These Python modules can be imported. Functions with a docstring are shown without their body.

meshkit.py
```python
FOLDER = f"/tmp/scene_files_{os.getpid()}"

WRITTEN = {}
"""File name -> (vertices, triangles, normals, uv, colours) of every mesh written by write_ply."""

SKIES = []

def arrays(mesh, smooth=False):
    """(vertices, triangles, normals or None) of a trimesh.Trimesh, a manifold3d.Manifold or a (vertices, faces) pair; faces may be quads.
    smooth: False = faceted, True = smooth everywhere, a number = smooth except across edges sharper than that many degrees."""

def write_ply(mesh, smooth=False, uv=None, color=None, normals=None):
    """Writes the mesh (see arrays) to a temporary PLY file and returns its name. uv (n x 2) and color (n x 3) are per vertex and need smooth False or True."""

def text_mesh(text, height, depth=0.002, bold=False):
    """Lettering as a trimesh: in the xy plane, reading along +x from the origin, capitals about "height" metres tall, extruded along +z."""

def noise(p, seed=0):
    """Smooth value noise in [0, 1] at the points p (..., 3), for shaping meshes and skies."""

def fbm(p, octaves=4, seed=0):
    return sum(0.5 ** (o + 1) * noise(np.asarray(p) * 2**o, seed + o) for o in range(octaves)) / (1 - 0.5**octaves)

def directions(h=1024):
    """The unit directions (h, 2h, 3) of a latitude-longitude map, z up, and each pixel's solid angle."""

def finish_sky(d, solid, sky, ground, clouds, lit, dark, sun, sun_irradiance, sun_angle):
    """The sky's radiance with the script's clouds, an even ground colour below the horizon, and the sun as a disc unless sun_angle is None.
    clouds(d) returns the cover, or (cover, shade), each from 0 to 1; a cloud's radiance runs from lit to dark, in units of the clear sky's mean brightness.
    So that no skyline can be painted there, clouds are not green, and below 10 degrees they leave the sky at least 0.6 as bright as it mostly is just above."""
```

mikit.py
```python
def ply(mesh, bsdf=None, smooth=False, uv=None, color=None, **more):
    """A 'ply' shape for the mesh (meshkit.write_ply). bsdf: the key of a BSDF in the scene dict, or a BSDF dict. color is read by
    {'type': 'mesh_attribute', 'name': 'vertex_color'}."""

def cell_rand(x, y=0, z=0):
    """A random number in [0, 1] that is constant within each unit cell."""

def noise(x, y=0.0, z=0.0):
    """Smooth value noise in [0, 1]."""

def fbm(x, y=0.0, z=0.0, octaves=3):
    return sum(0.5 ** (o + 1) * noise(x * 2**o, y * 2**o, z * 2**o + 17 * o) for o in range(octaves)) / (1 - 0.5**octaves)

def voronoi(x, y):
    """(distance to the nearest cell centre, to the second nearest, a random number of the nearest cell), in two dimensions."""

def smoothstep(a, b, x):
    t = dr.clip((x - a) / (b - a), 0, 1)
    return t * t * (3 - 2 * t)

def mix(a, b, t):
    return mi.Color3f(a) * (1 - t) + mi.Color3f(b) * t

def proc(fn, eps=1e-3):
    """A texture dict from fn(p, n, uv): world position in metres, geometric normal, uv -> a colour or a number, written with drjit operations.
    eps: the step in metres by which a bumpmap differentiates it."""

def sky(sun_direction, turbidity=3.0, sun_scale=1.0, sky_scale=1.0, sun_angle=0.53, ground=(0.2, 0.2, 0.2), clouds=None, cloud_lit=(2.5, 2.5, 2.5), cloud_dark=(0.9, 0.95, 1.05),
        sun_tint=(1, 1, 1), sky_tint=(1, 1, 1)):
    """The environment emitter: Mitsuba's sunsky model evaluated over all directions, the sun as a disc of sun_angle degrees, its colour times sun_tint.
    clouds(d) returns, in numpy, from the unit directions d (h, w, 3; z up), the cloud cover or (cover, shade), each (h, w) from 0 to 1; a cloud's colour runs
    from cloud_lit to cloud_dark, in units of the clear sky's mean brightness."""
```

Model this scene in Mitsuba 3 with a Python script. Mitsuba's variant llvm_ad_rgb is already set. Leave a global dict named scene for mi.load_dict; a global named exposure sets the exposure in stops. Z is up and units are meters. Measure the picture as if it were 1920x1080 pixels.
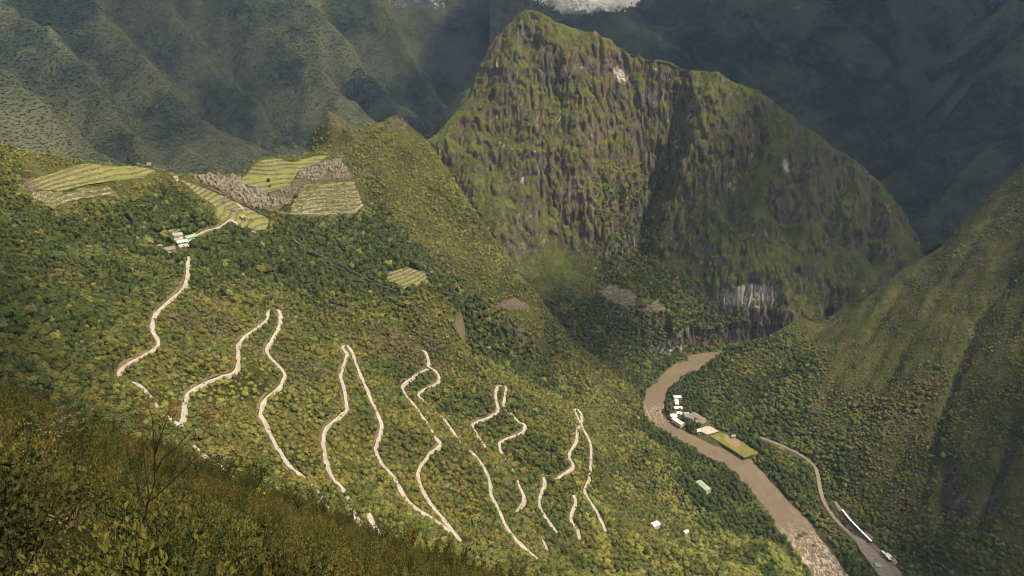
import math, random
import numpy as np, trimesh, mitsuba as mi, drjit as dr, mikit, meshkit
from mikit import noise, fbm, smoothstep, mix, proc, voronoi, cell_rand
from scipy.interpolate import LinearNDInterpolator
from scipy.ndimage import gaussian_filter, map_coordinates, distance_transform_edt
from scipy.spatial import cKDTree
from shapely.geometry import Polygon, LineString, Point
import shapely, shapely.affinity

T = mi.ScalarTransform4f
rng = np.random.default_rng(7)
scene, labels = {}, {}

# ------------------------------------------------------------------ camera, sky, exposure
EYE = np.array([0.0, 0.0, 700.0])          # z = 0 is the river
FPX = 1250.0                               # focal length in pixels of a 1920 wide frame
PITCH = math.atan(540 / FPX)               # the level horizon lies on the top edge of the frame
CP, SP = math.cos(PITCH), math.sin(PITCH)
scene['camera'] = {'type': 'perspective', 'fov': 2 * math.degrees(math.atan(960 / FPX)), 'fov_axis': 'x',
                   'to_world': T().look_at(origin=EYE.tolist(), target=(EYE + [0, CP, -SP]).tolist(), up=[0, 0, 1]),
                   'near_clip': 0.2, 'far_clip': 20000.0}
SUN = np.array([0.50, -0.04, 0.86]); SUN /= np.linalg.norm(SUN)
exposure = 2.45


def sky_clouds(d):                          # broken fair-weather cloud all over the sky
    p = d / np.maximum(d[..., 2:3], 0.08)
    f = meshkit.fbm(np.stack([p[..., 0] * 0.9, p[..., 1] * 0.9, p[..., 0] * 0], -1), 5, 3)
    c = np.clip((f - 0.53) / 0.12, 0, 1)
    return c * c * (3 - 2 * c), np.clip((f - 0.6) / 0.25, 0, 1)


scene['sky'] = mikit.sky(SUN.tolist(), turbidity=3, sky_scale=0.75, clouds=sky_clouds, ground=(0.08, 0.09, 0.05), sun_tint=(1.0, 0.97, 0.91))

# ------------------------------------------------------------------ survey helpers: photograph sight lines to ground points
def slope(py):
    return math.tan(PITCH + math.atan((py - 540) / FPX))


def at(px, py, Y):                          # the point on the sight line of a photo pixel at the distance Y
    v = (540 - py) / FPX
    return np.array([(px - 960) / FPX / (v * SP + CP) * Y, Y, EYE[2] - Y * slope(py)])


def atz(px, py, z):                         # ... at the height z
    return at(px, py, (EYE[2] - z) / slope(py))


def project(p):                             # world points -> photo pixels and depth
    d = np.asarray(p, float) - EYE
    f = d[..., 1] * CP - d[..., 2] * SP
    u = d[..., 1] * SP + d[..., 2] * CP
    return 960 + FPX * d[..., 0] / f, 540 - FPX * u / f, f


def line(pts, step=12.0):                   # densified polyline of 3d points
    pts = [np.asarray(p, float) for p in pts]
    out = [pts[0]]
    for a, b in zip(pts, pts[1:]):
        n = max(1, int(np.linalg.norm(b - a) // step))
        out += [a + (b - a) * (k + 1) / n for k in range(n)]
    return out


class Field:                                # a height field on a regular grid
    def __init__(self, pts, x0, x1, y0, y1, res, blur):
        pts = np.array(pts)
        self.x0, self.y0, self.res = x0, y0, res
        self.xs, self.ys = np.arange(x0, x1 + res / 2, res), np.arange(y0, y1 + res / 2, res)
        gx, gy = np.meshgrid(self.xs, self.ys)
        keep = np.unique(np.round(pts[:, :2], 1), axis=0, return_index=True)[1]
        pts = pts[keep]
        z = LinearNDInterpolator(pts[:, :2], pts[:, 2])(gx, gy)
        bad = np.isnan(z)
        if bad.any():
            z[bad] = pts[cKDTree(pts[:, :2]).query(np.stack([gx[bad], gy[bad]], -1))[1], 2]
        self.gx, self.gy, self.z = gx, gy, gaussian_filter(z, blur)

    def __call__(self, x, y):
        x, y = np.broadcast_arrays(np.asarray(x, float), np.asarray(y, float))
        z = map_coordinates(self.z, np.stack([(y.ravel() - self.y0) / self.res, (x.ravel() - self.x0) / self.res]), order=1, mode='nearest')
        return z.reshape(x.shape) if x.ndim else float(z[0])

    def inside(self, x, y):
        return (x > self.x0) & (x < self.xs[-1]) & (y > self.y0) & (y < self.ys[-1])

    def grad(self, x, y, e=None):
        e = e or self.res
        return (self(x + e, y) - self(x - e, y)) / (2 * e), (self(x, y + e) - self(x, y - e)) / (2 * e)

    def hit(self, px, py, lo=3.0, hi=6000.0, n=3000):   # first hit of a photo pixel's sight line
        Y = np.geomspace(lo, hi, n)
        v = (540 - py) / FPX
        x = (px - 960) / FPX / (v * SP + CP) * Y
        z = EYE[2] - Y * slope(py)
        g = np.where(self.inside(x, Y), self(x, Y), -1e9)
        k = np.nonzero(z < g)[0]
        if not len(k):
            return None
        k = max(k[0], 1)
        a, b = Y[k - 1], Y[k]
        for _ in range(20):
            m = (a + b) / 2
            p = at(px, py, m)
            if p[2] < self(p[0], p[1]):
                b = m
            else:
                a = m
        return at(px, py, b)

    def mesh(self, keep=None):
        ny, nx = self.z.shape
        v = np.stack([self.gx, self.gy, self.z], -1).reshape(-1, 3)
        i = np.arange(ny * nx).reshape(ny, nx)
        f = np.stack([i[:-1, :-1], i[:-1, 1:], i[1:, 1:], i[1:, :-1]], -1)
        if keep is not None:
            f = f[(keep[:-1, :-1] | keep[:-1, 1:] | keep[1:, 1:] | keep[1:, :-1])]
        f = f.reshape(-1, 4)
        f = np.vstack([f[:, [0, 1, 2]], f[:, [0, 2, 3]]])
        used = np.unique(f)
        m = np.full(len(v), -1); m[used] = np.arange(len(used))
        return trimesh.Trimesh(v[used], m[f], process=False)


def fb(x, y, s, octaves=5, seed=0, z=0.0):
    return meshkit.fbm(np.stack([x / s, y / s, np.zeros_like(x) + z], -1), octaves, seed)


def ridged(x, y, s, octaves=4, seed=0):
    out, amp, tot = 0, 1.0, 0
    for o in range(octaves):
        n = meshkit.noise(np.stack([x / s * 2**o, y / s * 2**o, np.zeros_like(x)], -1), seed + o)
        out, tot, amp = out + amp * (1 - np.abs(2 * n - 1)), tot + amp, amp * 0.5
    return out / tot


# ------------------------------------------------------------------ the road, traced leg by leg: (photo x, photo y, height)
ROADS = [
    [(352, 478, 398), (351, 497, 395), (347, 520, 392), (335, 545, 389), (302, 578, 385), (288, 597, 383), (286, 620, 381), (297, 645, 379), (270, 667, 377), (240, 685, 375),
     (225, 702, 373), (229, 720, 371), (258, 727, 369), (276, 742, 368)],
    [(337, 802, 357), (345, 778, 355), (350, 745, 354), (372, 728, 352), (410, 710, 350), (441, 698, 348), (447, 672, 346), (446, 650, 344), (458, 634, 342), (483, 616, 339), (500, 602, 337),
     (503, 589, 335), (513, 584, 334), (525, 588, 333), (521, 618, 331), (502, 655, 328), (504, 669, 327), (522, 688, 325), (533, 706, 323), (522, 730, 321), (500, 750, 319),
     (488, 777, 317), (496, 793, 315), (505, 815, 313), (522, 845, 310), (540, 870, 307), (566, 895, 304)],
    [(362, 836, 352), (390, 858, 350)], [(394, 879, 347), (403, 897, 346)], [(416, 877, 343), (440, 901, 340)],
    [(674, 1026, 304), (671, 978, 302)], [(690, 965, 298), (711, 1006, 297)],
    [(642, 917, 300), (622, 893, 299), (611, 865, 298), (606, 825, 297), (611, 803, 296), (630, 787, 295)],
    [(650, 767, 294), (646, 738, 292), (639, 710, 291), (645, 688, 290), (650, 664, 288.5), (642, 651, 287.5), (650, 646, 287), (659, 656, 285.5), (665, 678, 283), (676, 707, 280), (690, 738, 276),
     (703, 768, 273), (715, 796, 270), (710, 818, 268), (703, 843, 265), (717, 870, 261), (740, 897, 258), (758, 932, 255), (780, 955, 253), (808, 972, 251.5), (835, 990, 251), (864, 1014, 250)],
    [(864, 1014, 250), (840, 983, 248), (815, 955, 246.5), (795, 925, 245), (784, 898, 243), (787, 878, 241), (805, 855, 239.5), (825, 838, 238.5), (817, 824, 238)],
    [(797, 790, 235), (780, 768, 234), (762, 745, 233), (754, 724, 232), (765, 713, 231), (790, 698, 229.5), (803, 688, 228.5), (799, 664, 227.5), (790, 661, 227)],
    [(803, 688, 228.5), (818, 697, 226), (823, 711, 225), (814, 722, 224), (792, 733, 223), (785, 743, 222), (796, 758, 221)],
    [(830, 785, 217), (845, 805, 215), (861, 830, 212)],
    [(892, 857, 209), (908, 880, 207), (918, 905, 205), (920, 928, 203.5), (933, 955, 202), (946, 985, 201), (966, 1012, 200.5), (1008, 1047, 200)],
    [(910, 838, 186), (895, 818, 184), (885, 801, 183), (897, 791, 182), (920, 783, 181), (934, 772, 180), (929, 750, 179), (932, 730, 178.5), (941, 725, 178), (949, 730, 177), (946, 748, 175.5), (944, 766, 174)],
    [(972, 796, 170), (984, 800, 169.5), (977, 812, 169), (945, 826, 168), (936, 836, 167), (942, 852, 166)],
    [(971, 908, 163), (982, 937, 162), (967, 966, 161)],
    [(1003, 1003, 158), (1018, 1017, 157), (1026, 1037, 156)],
    [(1018, 892, 140), (1021, 908, 140.5), (1011, 938, 141.5), (1014, 960, 142), (1027, 980, 142.5), (1044, 1001, 143)],
    [(1044, 899, 138), (1070, 881, 136), (1074, 872, 135), (1066, 855, 134), (1079, 830, 132), (1082, 812, 131)],
    [(1087, 790, 130), (1077, 768, 128.5), (1085, 766, 128), (1090, 775, 127), (1089, 796, 126)],
    [(1092, 802, 125.5), (1106, 828, 123), (1107, 860, 121)],
    [(1104, 897, 118), (1095, 922, 116), (1107, 945, 114), (1120, 965, 112)], [(1122, 972, 111), (1130, 985, 110), (1135, 999, 109)],
    [(1075, 930, 126), (1079, 945, 126), (1070, 970, 127), (1073, 986, 127)], [(1083, 998, 127), (1086, 1016, 127)],
]
road3 = [[atz(*p) for p in leg] for leg in ROADS]

# ------------------------------------------------------------------ hillside: camera slope, road slope, ruins ridge, the small peaks
P = [p for leg in road3 for p in line(leg, 14)]
A_, B_ = 1.05, 0.53
for Y in (-60, -30, -10, 0, 6, 14, 26, 40, 60):
    for x in (-150, -110, -80, -55, -38, -25, -15, -8, 0, 8, 16, 28, 45, 80):
        z = 697.6 - A_ * Y - B_ * x
        P.append((x, Y, z - 0.004 * max(0, Y - 25) ** 2))
for px, py in ((0, 715), (200, 790), (400, 915), (600, 965), (800, 1040), (1000, 1085), (1150, 1110)):
    for Y, d in ((110, 10), (180, 22), (260, 30), (340, 26)):
        q = at(px, py, Y); P.append((q[0], q[1], q[2] - d))
for q in ((0, 270, 900), (60, 284, 930), (110, 292, 955), (160, 300, 975), (165, 303, 985), (215, 309, 990), (280, 309, 1000), (300, 316, 1005), (330, 330, 1010)):
    P.append(at(*q))
HS = [  # (photo x, photo y, distance)
    (0, 350, 780), (0, 420, 700), (0, 500, 620), (0, 600, 500), (60, 680, 470), (100, 450, 760), (200, 450, 810), (100, 550, 650), (200, 550, 690), (150, 650, 560), (50, 345, 852), (0, 310, 835), (60, 315, 890), (120, 322, 925), (100, 385, 840), (220, 360, 900),
    (200, 340, 930), (300, 400, 900), (400, 412, 930), (250, 420, 860), (340, 455, 855), (310, 470, 835), (400, 500, 830), (450, 470, 900), (400, 560, 760), (560, 560, 830), (600, 640, 770),
    (400, 380, 1000), (450, 400, 1010), (490, 432, 965), (435, 418, 945), (350, 325, 1080), (395, 323, 1095), (440, 328, 1130), (450, 326, 1160), (400, 350, 1060), (460, 370, 1050), (500, 400, 1020),
    (470, 305, 1185), (490, 292, 1200), (515, 294, 1215), (540, 302, 1230), (560, 297, 1260), (520, 340, 1130), (545, 400, 1030), (600, 395, 1055), (600, 345, 1125), (600, 300, 1210), (670, 350, 1120), (680, 390, 1070),
    (640, 300, 1220), (690, 300, 1240), (575, 288, 1290), (620, 278, 1280), (660, 270, 1290),
    (585, 258, 1315), (598, 228, 1325), (610, 212, 1330), (622, 207, 1332), (635, 213, 1332), (650, 232, 1330), (660, 244, 1336), (672, 245, 1345), (686, 237, 1365), (694, 228, 1372), (703, 233, 1380), (720, 226, 1395),
    (740, 218, 1405), (757, 222, 1410), (768, 235, 1420), (780, 246, 1430), (800, 262, 1450), (740, 280, 1310), (760, 330, 1225), (800, 340, 1265), (850, 345, 1300), (740, 420, 1080), (800, 450, 1075), (640, 440, 1000), (700, 470, 990),
    (850, 420, 1160), (880, 440, 1150), (600, 487, 925), (640, 505, 925), (680, 532, 922), (720, 540, 930), (760, 518, 965), (790, 500, 1000), (700, 560, 890), (720, 600, 860), (800, 560, 930), (850, 600, 925), (760, 620, 885),
    (900, 520, 1040), (930, 460, 1160), (960, 500, 1120), (985, 528, 1085), (960, 570, 1030), (1000, 578, 1045), (870, 562, 1000), (900, 598, 985), (930, 588, 1010), (960, 590, 1020), (1000, 590, 1040), (900, 672, 942), (950, 684, 962), (1000, 680, 995), (1030, 690, 1010), (1040, 610, 1070), (1060, 640, 1060), (1080, 668, 1050),
    (870, 670, 930), (1000, 720, 945), (1120, 715, 1045), (1170, 760, 1025), (1205, 800, 995), (1150, 800, 940), (1180, 880, 850), (1160, 950, 740), (1250, 860, 880), (1300, 900, 850), (1300, 980, 745), (1400, 960, 775),
    (1480, 1015, 725), (1200, 1080, 575), (1400, 1080, 625), (1100, 1080, 545),
]
P += [at(*q) for q in HS]
for q in ((0, 270, 900), (160, 300, 975), (280, 309, 1000), (330, 330, 1010), (395, 323, 1095), (440, 328, 1130), (490, 292, 1200), (540, 302, 1230), (585, 258, 1315), (622, 207, 1332), (672, 245, 1345), (740, 218, 1405), (800, 262, 1450)):
    c = at(*q)
    P += [(c[0] - 8, c[1] + 25, c[2] - 22), (c[0] - 60, c[1] + 110, c[2] - 150), (c[0] - 180, c[1] + 320, c[2] - 330), (c[0] - 300, c[1] + 520, min(c[2] - 420, 40))]
P += [(-1100, 500, 900), (-1100, 900, 800), (-1100, 1500, 200), (-900, 600, 720), (-800, 250, 860), (-600, 100, 930), (-400, -60, 930), (-250, 0, 826), (-250, 60, 766), (-1100, -60, 1250), (-450, 300, 640),
      (90, 150, 470), (220, 260, 280), (320, 380, 90), (420, 450, 15), (330, 560, 30), (430, 600, 4), (450, 60, 400), (450, -60, 480), (200, 0, 590), (450, 720, -8), (420, 790, -8), (400, 860, -8),
      (330, 950, -10), (285, 1000, -10), (262, 1090, -10), (300, 1200, -10), (330, 1300, -10), (450, 1500, -10), (150, 1180, 40), (120, 1120, 95), (60, 1200, 130), (200, 1350, 30), (0, 1320, 180), (450, 950, -10)]
for q, up_ in (((622, 207, 1332), 10), ((612, 211, 1331), 5), ((740, 217, 1405), 7), ((694, 227, 1372), 5)):
    c = at(*q)
    P += [(c[0], c[1] - 1, c[2] + up_), (c[0] - 22, c[1] + 2, c[2] - 22), (c[0] + 24, c[1] + 2, c[2] - 20)]
hill = Field(P, -1100, 450, -60, 1700, 4.0, 1.1)

# ------------------------------------------------------------------ the steep peak
PEAK_L = [(790, 268, 1445), (800, 262, 1455), (822, 245, 1480), (842, 225, 1500), (868, 195, 1525), (882, 175, 1540), (893, 150, 1550), (905, 120, 1562), (915, 95, 1570), (930, 68, 1580), (950, 47, 1590), (968, 24, 1597), (985, 12, 1600)]
PEAK_R = [(985, 12, 1600), (1003, 12, 1600), (1025, 22, 1600), (1040, 36, 1600), (1060, 42, 1600), (1085, 52, 1600), (1101, 58, 1598), (1114, 55, 1597), (1122, 68, 1596), (1135, 74, 1595), (1147, 66, 1595), (1155, 80, 1592),
          (1175, 96, 1590), (1196, 95, 1588), (1214, 106, 1586), (1235, 104, 1585), (1258, 110, 1584), (1280, 124, 1582), (1300, 127, 1580), (1345, 133, 1578), (1372, 148, 1576), (1400, 160, 1575), (1420, 167, 1572),
          (1445, 182, 1570), (1462, 202, 1568), (1500, 228, 1562), (1530, 247, 1558), (1570, 275, 1552), (1600, 300, 1545), (1637, 330, 1535), (1660, 350, 1525), (1682, 380, 1515), (1702, 412, 1508), (1718, 445, 1500), (1730, 470, 1495),
          (1750, 520, 1480), (1770, 570, 1470)]
L = [at(*q) for q in PEAK_L]; R = [at(*q) for q in PEAK_R]
P = line(L, 10) + line(R, 10)
for c in line(L + R, 30):
    P += [(c[0] + 2, c[1] + 40, c[2] - 45), (c[0] + 10, c[1] + 130, c[2] - 170), (c[0] + 30, c[1] + 330, max(c[2] - 420, -20)), (c[0] + 60, c[1] + 560, max(c[2] - 640, -20))]
RIBS = [  # bright ribs and dark gullies down the face
    [(985, 12, 1600), (1010, 70, 1575), (1040, 90, 1568), (1072, 125, 1545), (1100, 165, 1530), (1118, 215, 1512), (1130, 280, 1490), (1160, 330, 1478), (1190, 380, 1470)],
    [(985, 12, 1600), (978, 60, 1580), (965, 100, 1560), (935, 140, 1545), (912, 190, 1530), (885, 205, 1520), (850, 235, 1495)],
    [(1000, 60, 1585), (1000, 110, 1565), (985, 170, 1532), (985, 250, 1482), (990, 320, 1445)],
    [(885, 260, 1470), (900, 320, 1430), (920, 380, 1390), (940, 440, 1340)],
    [(1050, 200, 1512), (1080, 260, 1475), (1085, 305, 1450), (1085, 350, 1428), (1082, 425, 1402)],
    [(1175, 110, 1578), (1180, 170, 1550), (1195, 230, 1530), (1205, 290, 1515), (1215, 340, 1500), (1215, 400, 1478), (1200, 450, 1440), (1180, 500, 1380)],
    [(1290, 130, 1576), (1275, 180, 1555), (1262, 240, 1536), (1250, 300, 1520), (1240, 350, 1500)],
    [(1345, 135, 1572), (1330, 190, 1530), (1300, 245, 1498), (1280, 310, 1470), (1262, 370, 1452)],
    [(1420, 168, 1568), (1400, 210, 1538), (1370, 260, 1505), (1350, 310, 1480), (1330, 360, 1455), (1300, 420, 1425)],
    [(1470, 210, 1562), (1480, 260, 1520), (1470, 310, 1478), (1440, 360, 1440), (1400, 430, 1400), (1370, 480, 1372)],
    [(1520, 245, 1552), (1530, 310, 1505), (1530, 370, 1462), (1520, 430, 1420), (1490, 480, 1388)],
    [(1600, 305, 1535), (1610, 370, 1490), (1600, 430, 1455), (1590, 480, 1425)],
    [(1650, 350, 1515), (1665, 400, 1480), (1670, 450, 1455), (1660, 490, 1430)],
    [(1445, 190, 1568), (1440, 240, 1530), (1415, 300, 1492), (1385, 350, 1462), (1350, 410, 1430)],
    [(1498, 232, 1560), (1508, 290, 1512), (1500, 340, 1474), (1475, 390, 1440), (1440, 445, 1405)],
    [(1565, 280, 1548), (1572, 340, 1505), (1565, 395, 1465), (1550, 450, 1428)],
    [(1625, 330, 1532), (1635, 385, 1490), (1632, 440, 1452), (1622, 485, 1425)],
]
for i, r in enumerate(RIBS):
    push = {5: 26, 6: 22, 7: 6, 13: 24, 14: 24, 15: 20, 16: 22}.get(i, -14)
    P += line([at(px, py, Y + push * min(1, k / 2)) for k, (px, py, Y) in enumerate(r)], 12)
for q in ((940, 500, 1290), (1000, 480, 1330), (1050, 450, 1375), (1000, 540, 1270), (1050, 560, 1265), (1050, 510, 1315), (1100, 480, 1355), (1110, 520, 1320), (1150, 480, 1360), (1120, 550, 1290), (1190, 552, 1290), (1250, 578, 1278),
          (1260, 590, 1268), (1130, 575, 1275), (1140, 600, 1258), (1160, 630, 1248), (1200, 650, 1240), (1250, 672, 1236), (1300, 670, 1238), (1100, 640, 1205), (1150, 700, 1160), (1190, 745, 1098),
          (1340, 665, 1245), (1300, 600, 1290), (1290, 540, 1335), (1230, 480, 1400), (1330, 560, 1325), (1348, 592, 1306), (1375, 592, 1307), (1405, 592, 1308), (1435, 588, 1309), (1462, 572, 1311), (1465, 530, 1322), (1440, 524, 1323), (1405, 518, 1325), (1375, 520, 1327), (1352, 528, 1328), (1310, 480, 1380),
          (1420, 620, 1275), (1480, 600, 1290), (1500, 530, 1350), (1550, 540, 1350), (1540, 600, 1300), (1600, 560, 1345), (1650, 540, 1365), (1700, 520, 1400), (900, 420, 1345), (880, 340, 1400), (850, 300, 1440), (830, 280, 1448)):
    P.append(at(*q))
P += [(-700, 1500, -30), (-350, 1400, 50), (-250, 1550, 120), (-300, 1750, -20), (0, 2300, -20), (1600, 2300, -20), (1600, 1500, -20), (1300, 1400, -10), (1000, 1380, -6), (700, 1330, -6), (560, 1270, -6), (450, 1225, -8),
      (-60, 1150, -30), (-100, 1250, 60), (300, 1100, -20), (280, 1000, -20), (-200, 1350, 150), (600, 1230, -20), (-700, 2300, -20)]
peak = Field(P, -500, 1500, 1000, 2250, 4.0, 1.2)

# ------------------------------------------------------------------ the hill on the right bank
SPUR = [(2150, 60, 1430), (2050, 165, 1410), (1960, 265, 1375), (1920, 303, 1355), (1890, 335, 1340), (1860, 364, 1325), (1830, 395, 1310), (1800, 430, 1295), (1775, 455, 1284), (1755, 470, 1275), (1720, 490, 1262), (1680, 518, 1246), (1640, 548, 1232),
        (1600, 578, 1220), (1570, 605, 1210), (1545, 620, 1205), (1525, 604, 1212), (1508, 597, 1218), (1480, 612, 1215), (1440, 634, 1208), (1400, 641, 1205), (1370, 647, 1203), (1345, 664, 1206), (1333, 678, 1210)]
S = [at(*q) for q in SPUR]
P = line(S, 12)
for c in line(S, 40):
    P += [(c[0] + 14, c[1] + 22, c[2] - 12), (c[0] + 90, c[1] + 130, max(c[2] - 120, -8)), (c[0] + 220, c[1] + 330, max(c[2] - 330, -10))]
FOOT = [atz(px, py, z) for px, py, z in ((1318, 690, 5), (1310, 702, 7), (1325, 735, 10), (1350, 757, 12), (1410, 790, 12), (1470, 830, 13), (1530, 870, 13), (1562, 905, 12), (1580, 930, 12), (1640, 985, 12), (1690, 1030, 12), (1730, 1080, 12), (1800, 1150, 12), (1900, 1230, 12))]


def resample(pts, n):
    pts = np.array(pts); d = np.r_[0, np.cumsum(np.linalg.norm(np.diff(pts, axis=0), axis=1))] ; t = np.linspace(0, d[-1], n)
    return np.stack([np.interp(t, d, pts[:, k]) for k in range(3)], -1)


ra, rb = resample(FOOT, 40), resample(S[::-1], 40)
for a, b in zip(ra, rb):                     # an even slope from the valley edge to the crest
    for s_ in np.arange(0, 0.97, 0.08):
        q = a + (b - a) * s_
        P.append((q[0], q[1], a[2] + (b[2] - a[2]) * (s_ + 0.10 * np.sin(np.pi * s_))))
P += [(300, 700, -8), (330, 500, -8), (430, 640, 2), (330, 900, -8), (250, 1050, -8), (330, 1290, -12), (500, 400, 6), (560, 500, 10), (640, 400, 40), (900, 500, 260), (1200, 700, 560), (1450, 1000, 780), (1450, 380, 560), (1450, 1450, 640),
      (1000, 380, 220), (900, 1700, -12), (1450, 1700, 60), (500, 1420, -12), (620, 1340, -12)]
bank = Field(P, 300, 1450, 380, 1700, 4.0, 1.5)

# ------------------------------------------------------------------ valley floor and river
RIVER = [(1640, 1180, 62), (1556, 1080, 54), (1516, 1020, 58), (1482, 978, 54), (1430, 915, 50), (1385, 872, 52), (1325, 842, 48), (1265, 810, 40), (1232, 785, 44), (1224, 757, 46), (1240, 725, 44), (1263, 703, 46), (1285, 690, 60), (1306, 681, 48)]
rc = [np.r_[atz(px, py, 0.0)[:2], w * (0.88 if py > 860 else 0.76)] for px, py, w in RIVER] + [np.array([395, 1240, 36.0]), np.array([470, 1260, 34.0]), np.array([560, 1270, 34.0])]


def spline(pts, n=14):                      # Catmull-Rom
    pts = np.asarray(pts, float)
    q = np.vstack([2 * pts[0] - pts[1], pts, 2 * pts[-1] - pts[-2]])
    out = []
    for i in range(1, len(q) - 2):
        for t in np.arange(n) / n:
            out.append(0.5 * (2 * q[i] + (q[i + 1] - q[i - 1]) * t + (2 * q[i - 1] - 5 * q[i] + 4 * q[i + 1] - q[i + 2]) * t * t + (3 * q[i] - q[i - 1] - 3 * q[i + 1] + q[i + 2]) * t**3))
    return np.array(out + [pts[-1]])


rcs = spline(rc, 12)
river_tree = cKDTree(rcs[:, :2])


def river_gap(x, y):                        # signed distance to the river bank (negative = in the water)
    d, i = river_tree.query(np.stack([x, y], -1))
    return d - rcs[i, 2] / 2


floor_f = Field([(40, 430, 0), (1500, 430, 0), (40, 1560, 0), (1500, 1560, 0)], 40, 1500, 430, 1560, 4.0, 0)
gx, gy = floor_f.gx, floor_f.gy
g = river_gap(gx, gy) + (fb(gx, gy, 22, 3, 5) - 0.5) * 14
floor_f.z = np.clip(g * 0.45, -3, 5) + np.clip(g - 10, 0, 60) * 0.07 + (fb(gx, gy, 60, 3, 9) - 0.5) * 3

# ------------------------------------------------------------------ far mountains
P = []
for q in ((-500, 330, 1700), (0, 320, 1750), (300, 340, 1900), (600, 330, 2150), (830, 270, 2550), (0, 150, 2150), (300, 200, 2300), (500, 220, 2420), (700, 200, 2650), (-500, 100, 2200), (0, 0, 2450), (300, 0, 2750), (600, 0, 3050), (760, 0, 3300), (880, 170, 2750), (-500, -60, 2500)):
    P.append(at(*q))
for r in ([(0, 165, 2060), (50, 205, 2010), (130, 285, 1930)], [(0, 45, 2330), (90, 100, 2260), (180, 185, 2170), (240, 270, 2060)], [(130, -20, 2560), (230, 100, 2440), (310, 190, 2330), (370, 255, 2230), (420, 300, 2170)],
          [(330, 60, 2620), (430, 190, 2480), (470, 260, 2380), (510, 290, 2330)], [(420, -20, 2800), (520, 90, 2700), (590, 160, 2620), (640, 215, 2560)], [(560, -10, 2960), (650, 100, 2840), (720, 180, 2760), (770, 225, 2700)],
          [(700, -10, 3120), (760, 90, 2980), (800, 160, 2880), (840, 215, 2800)]):
    a = [at(*q) for q in r]
    P += line([p + [0, -10, 48] for p in a], 40)
    P += line([p + [75, 45, -105] for p in a], 60)
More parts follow.
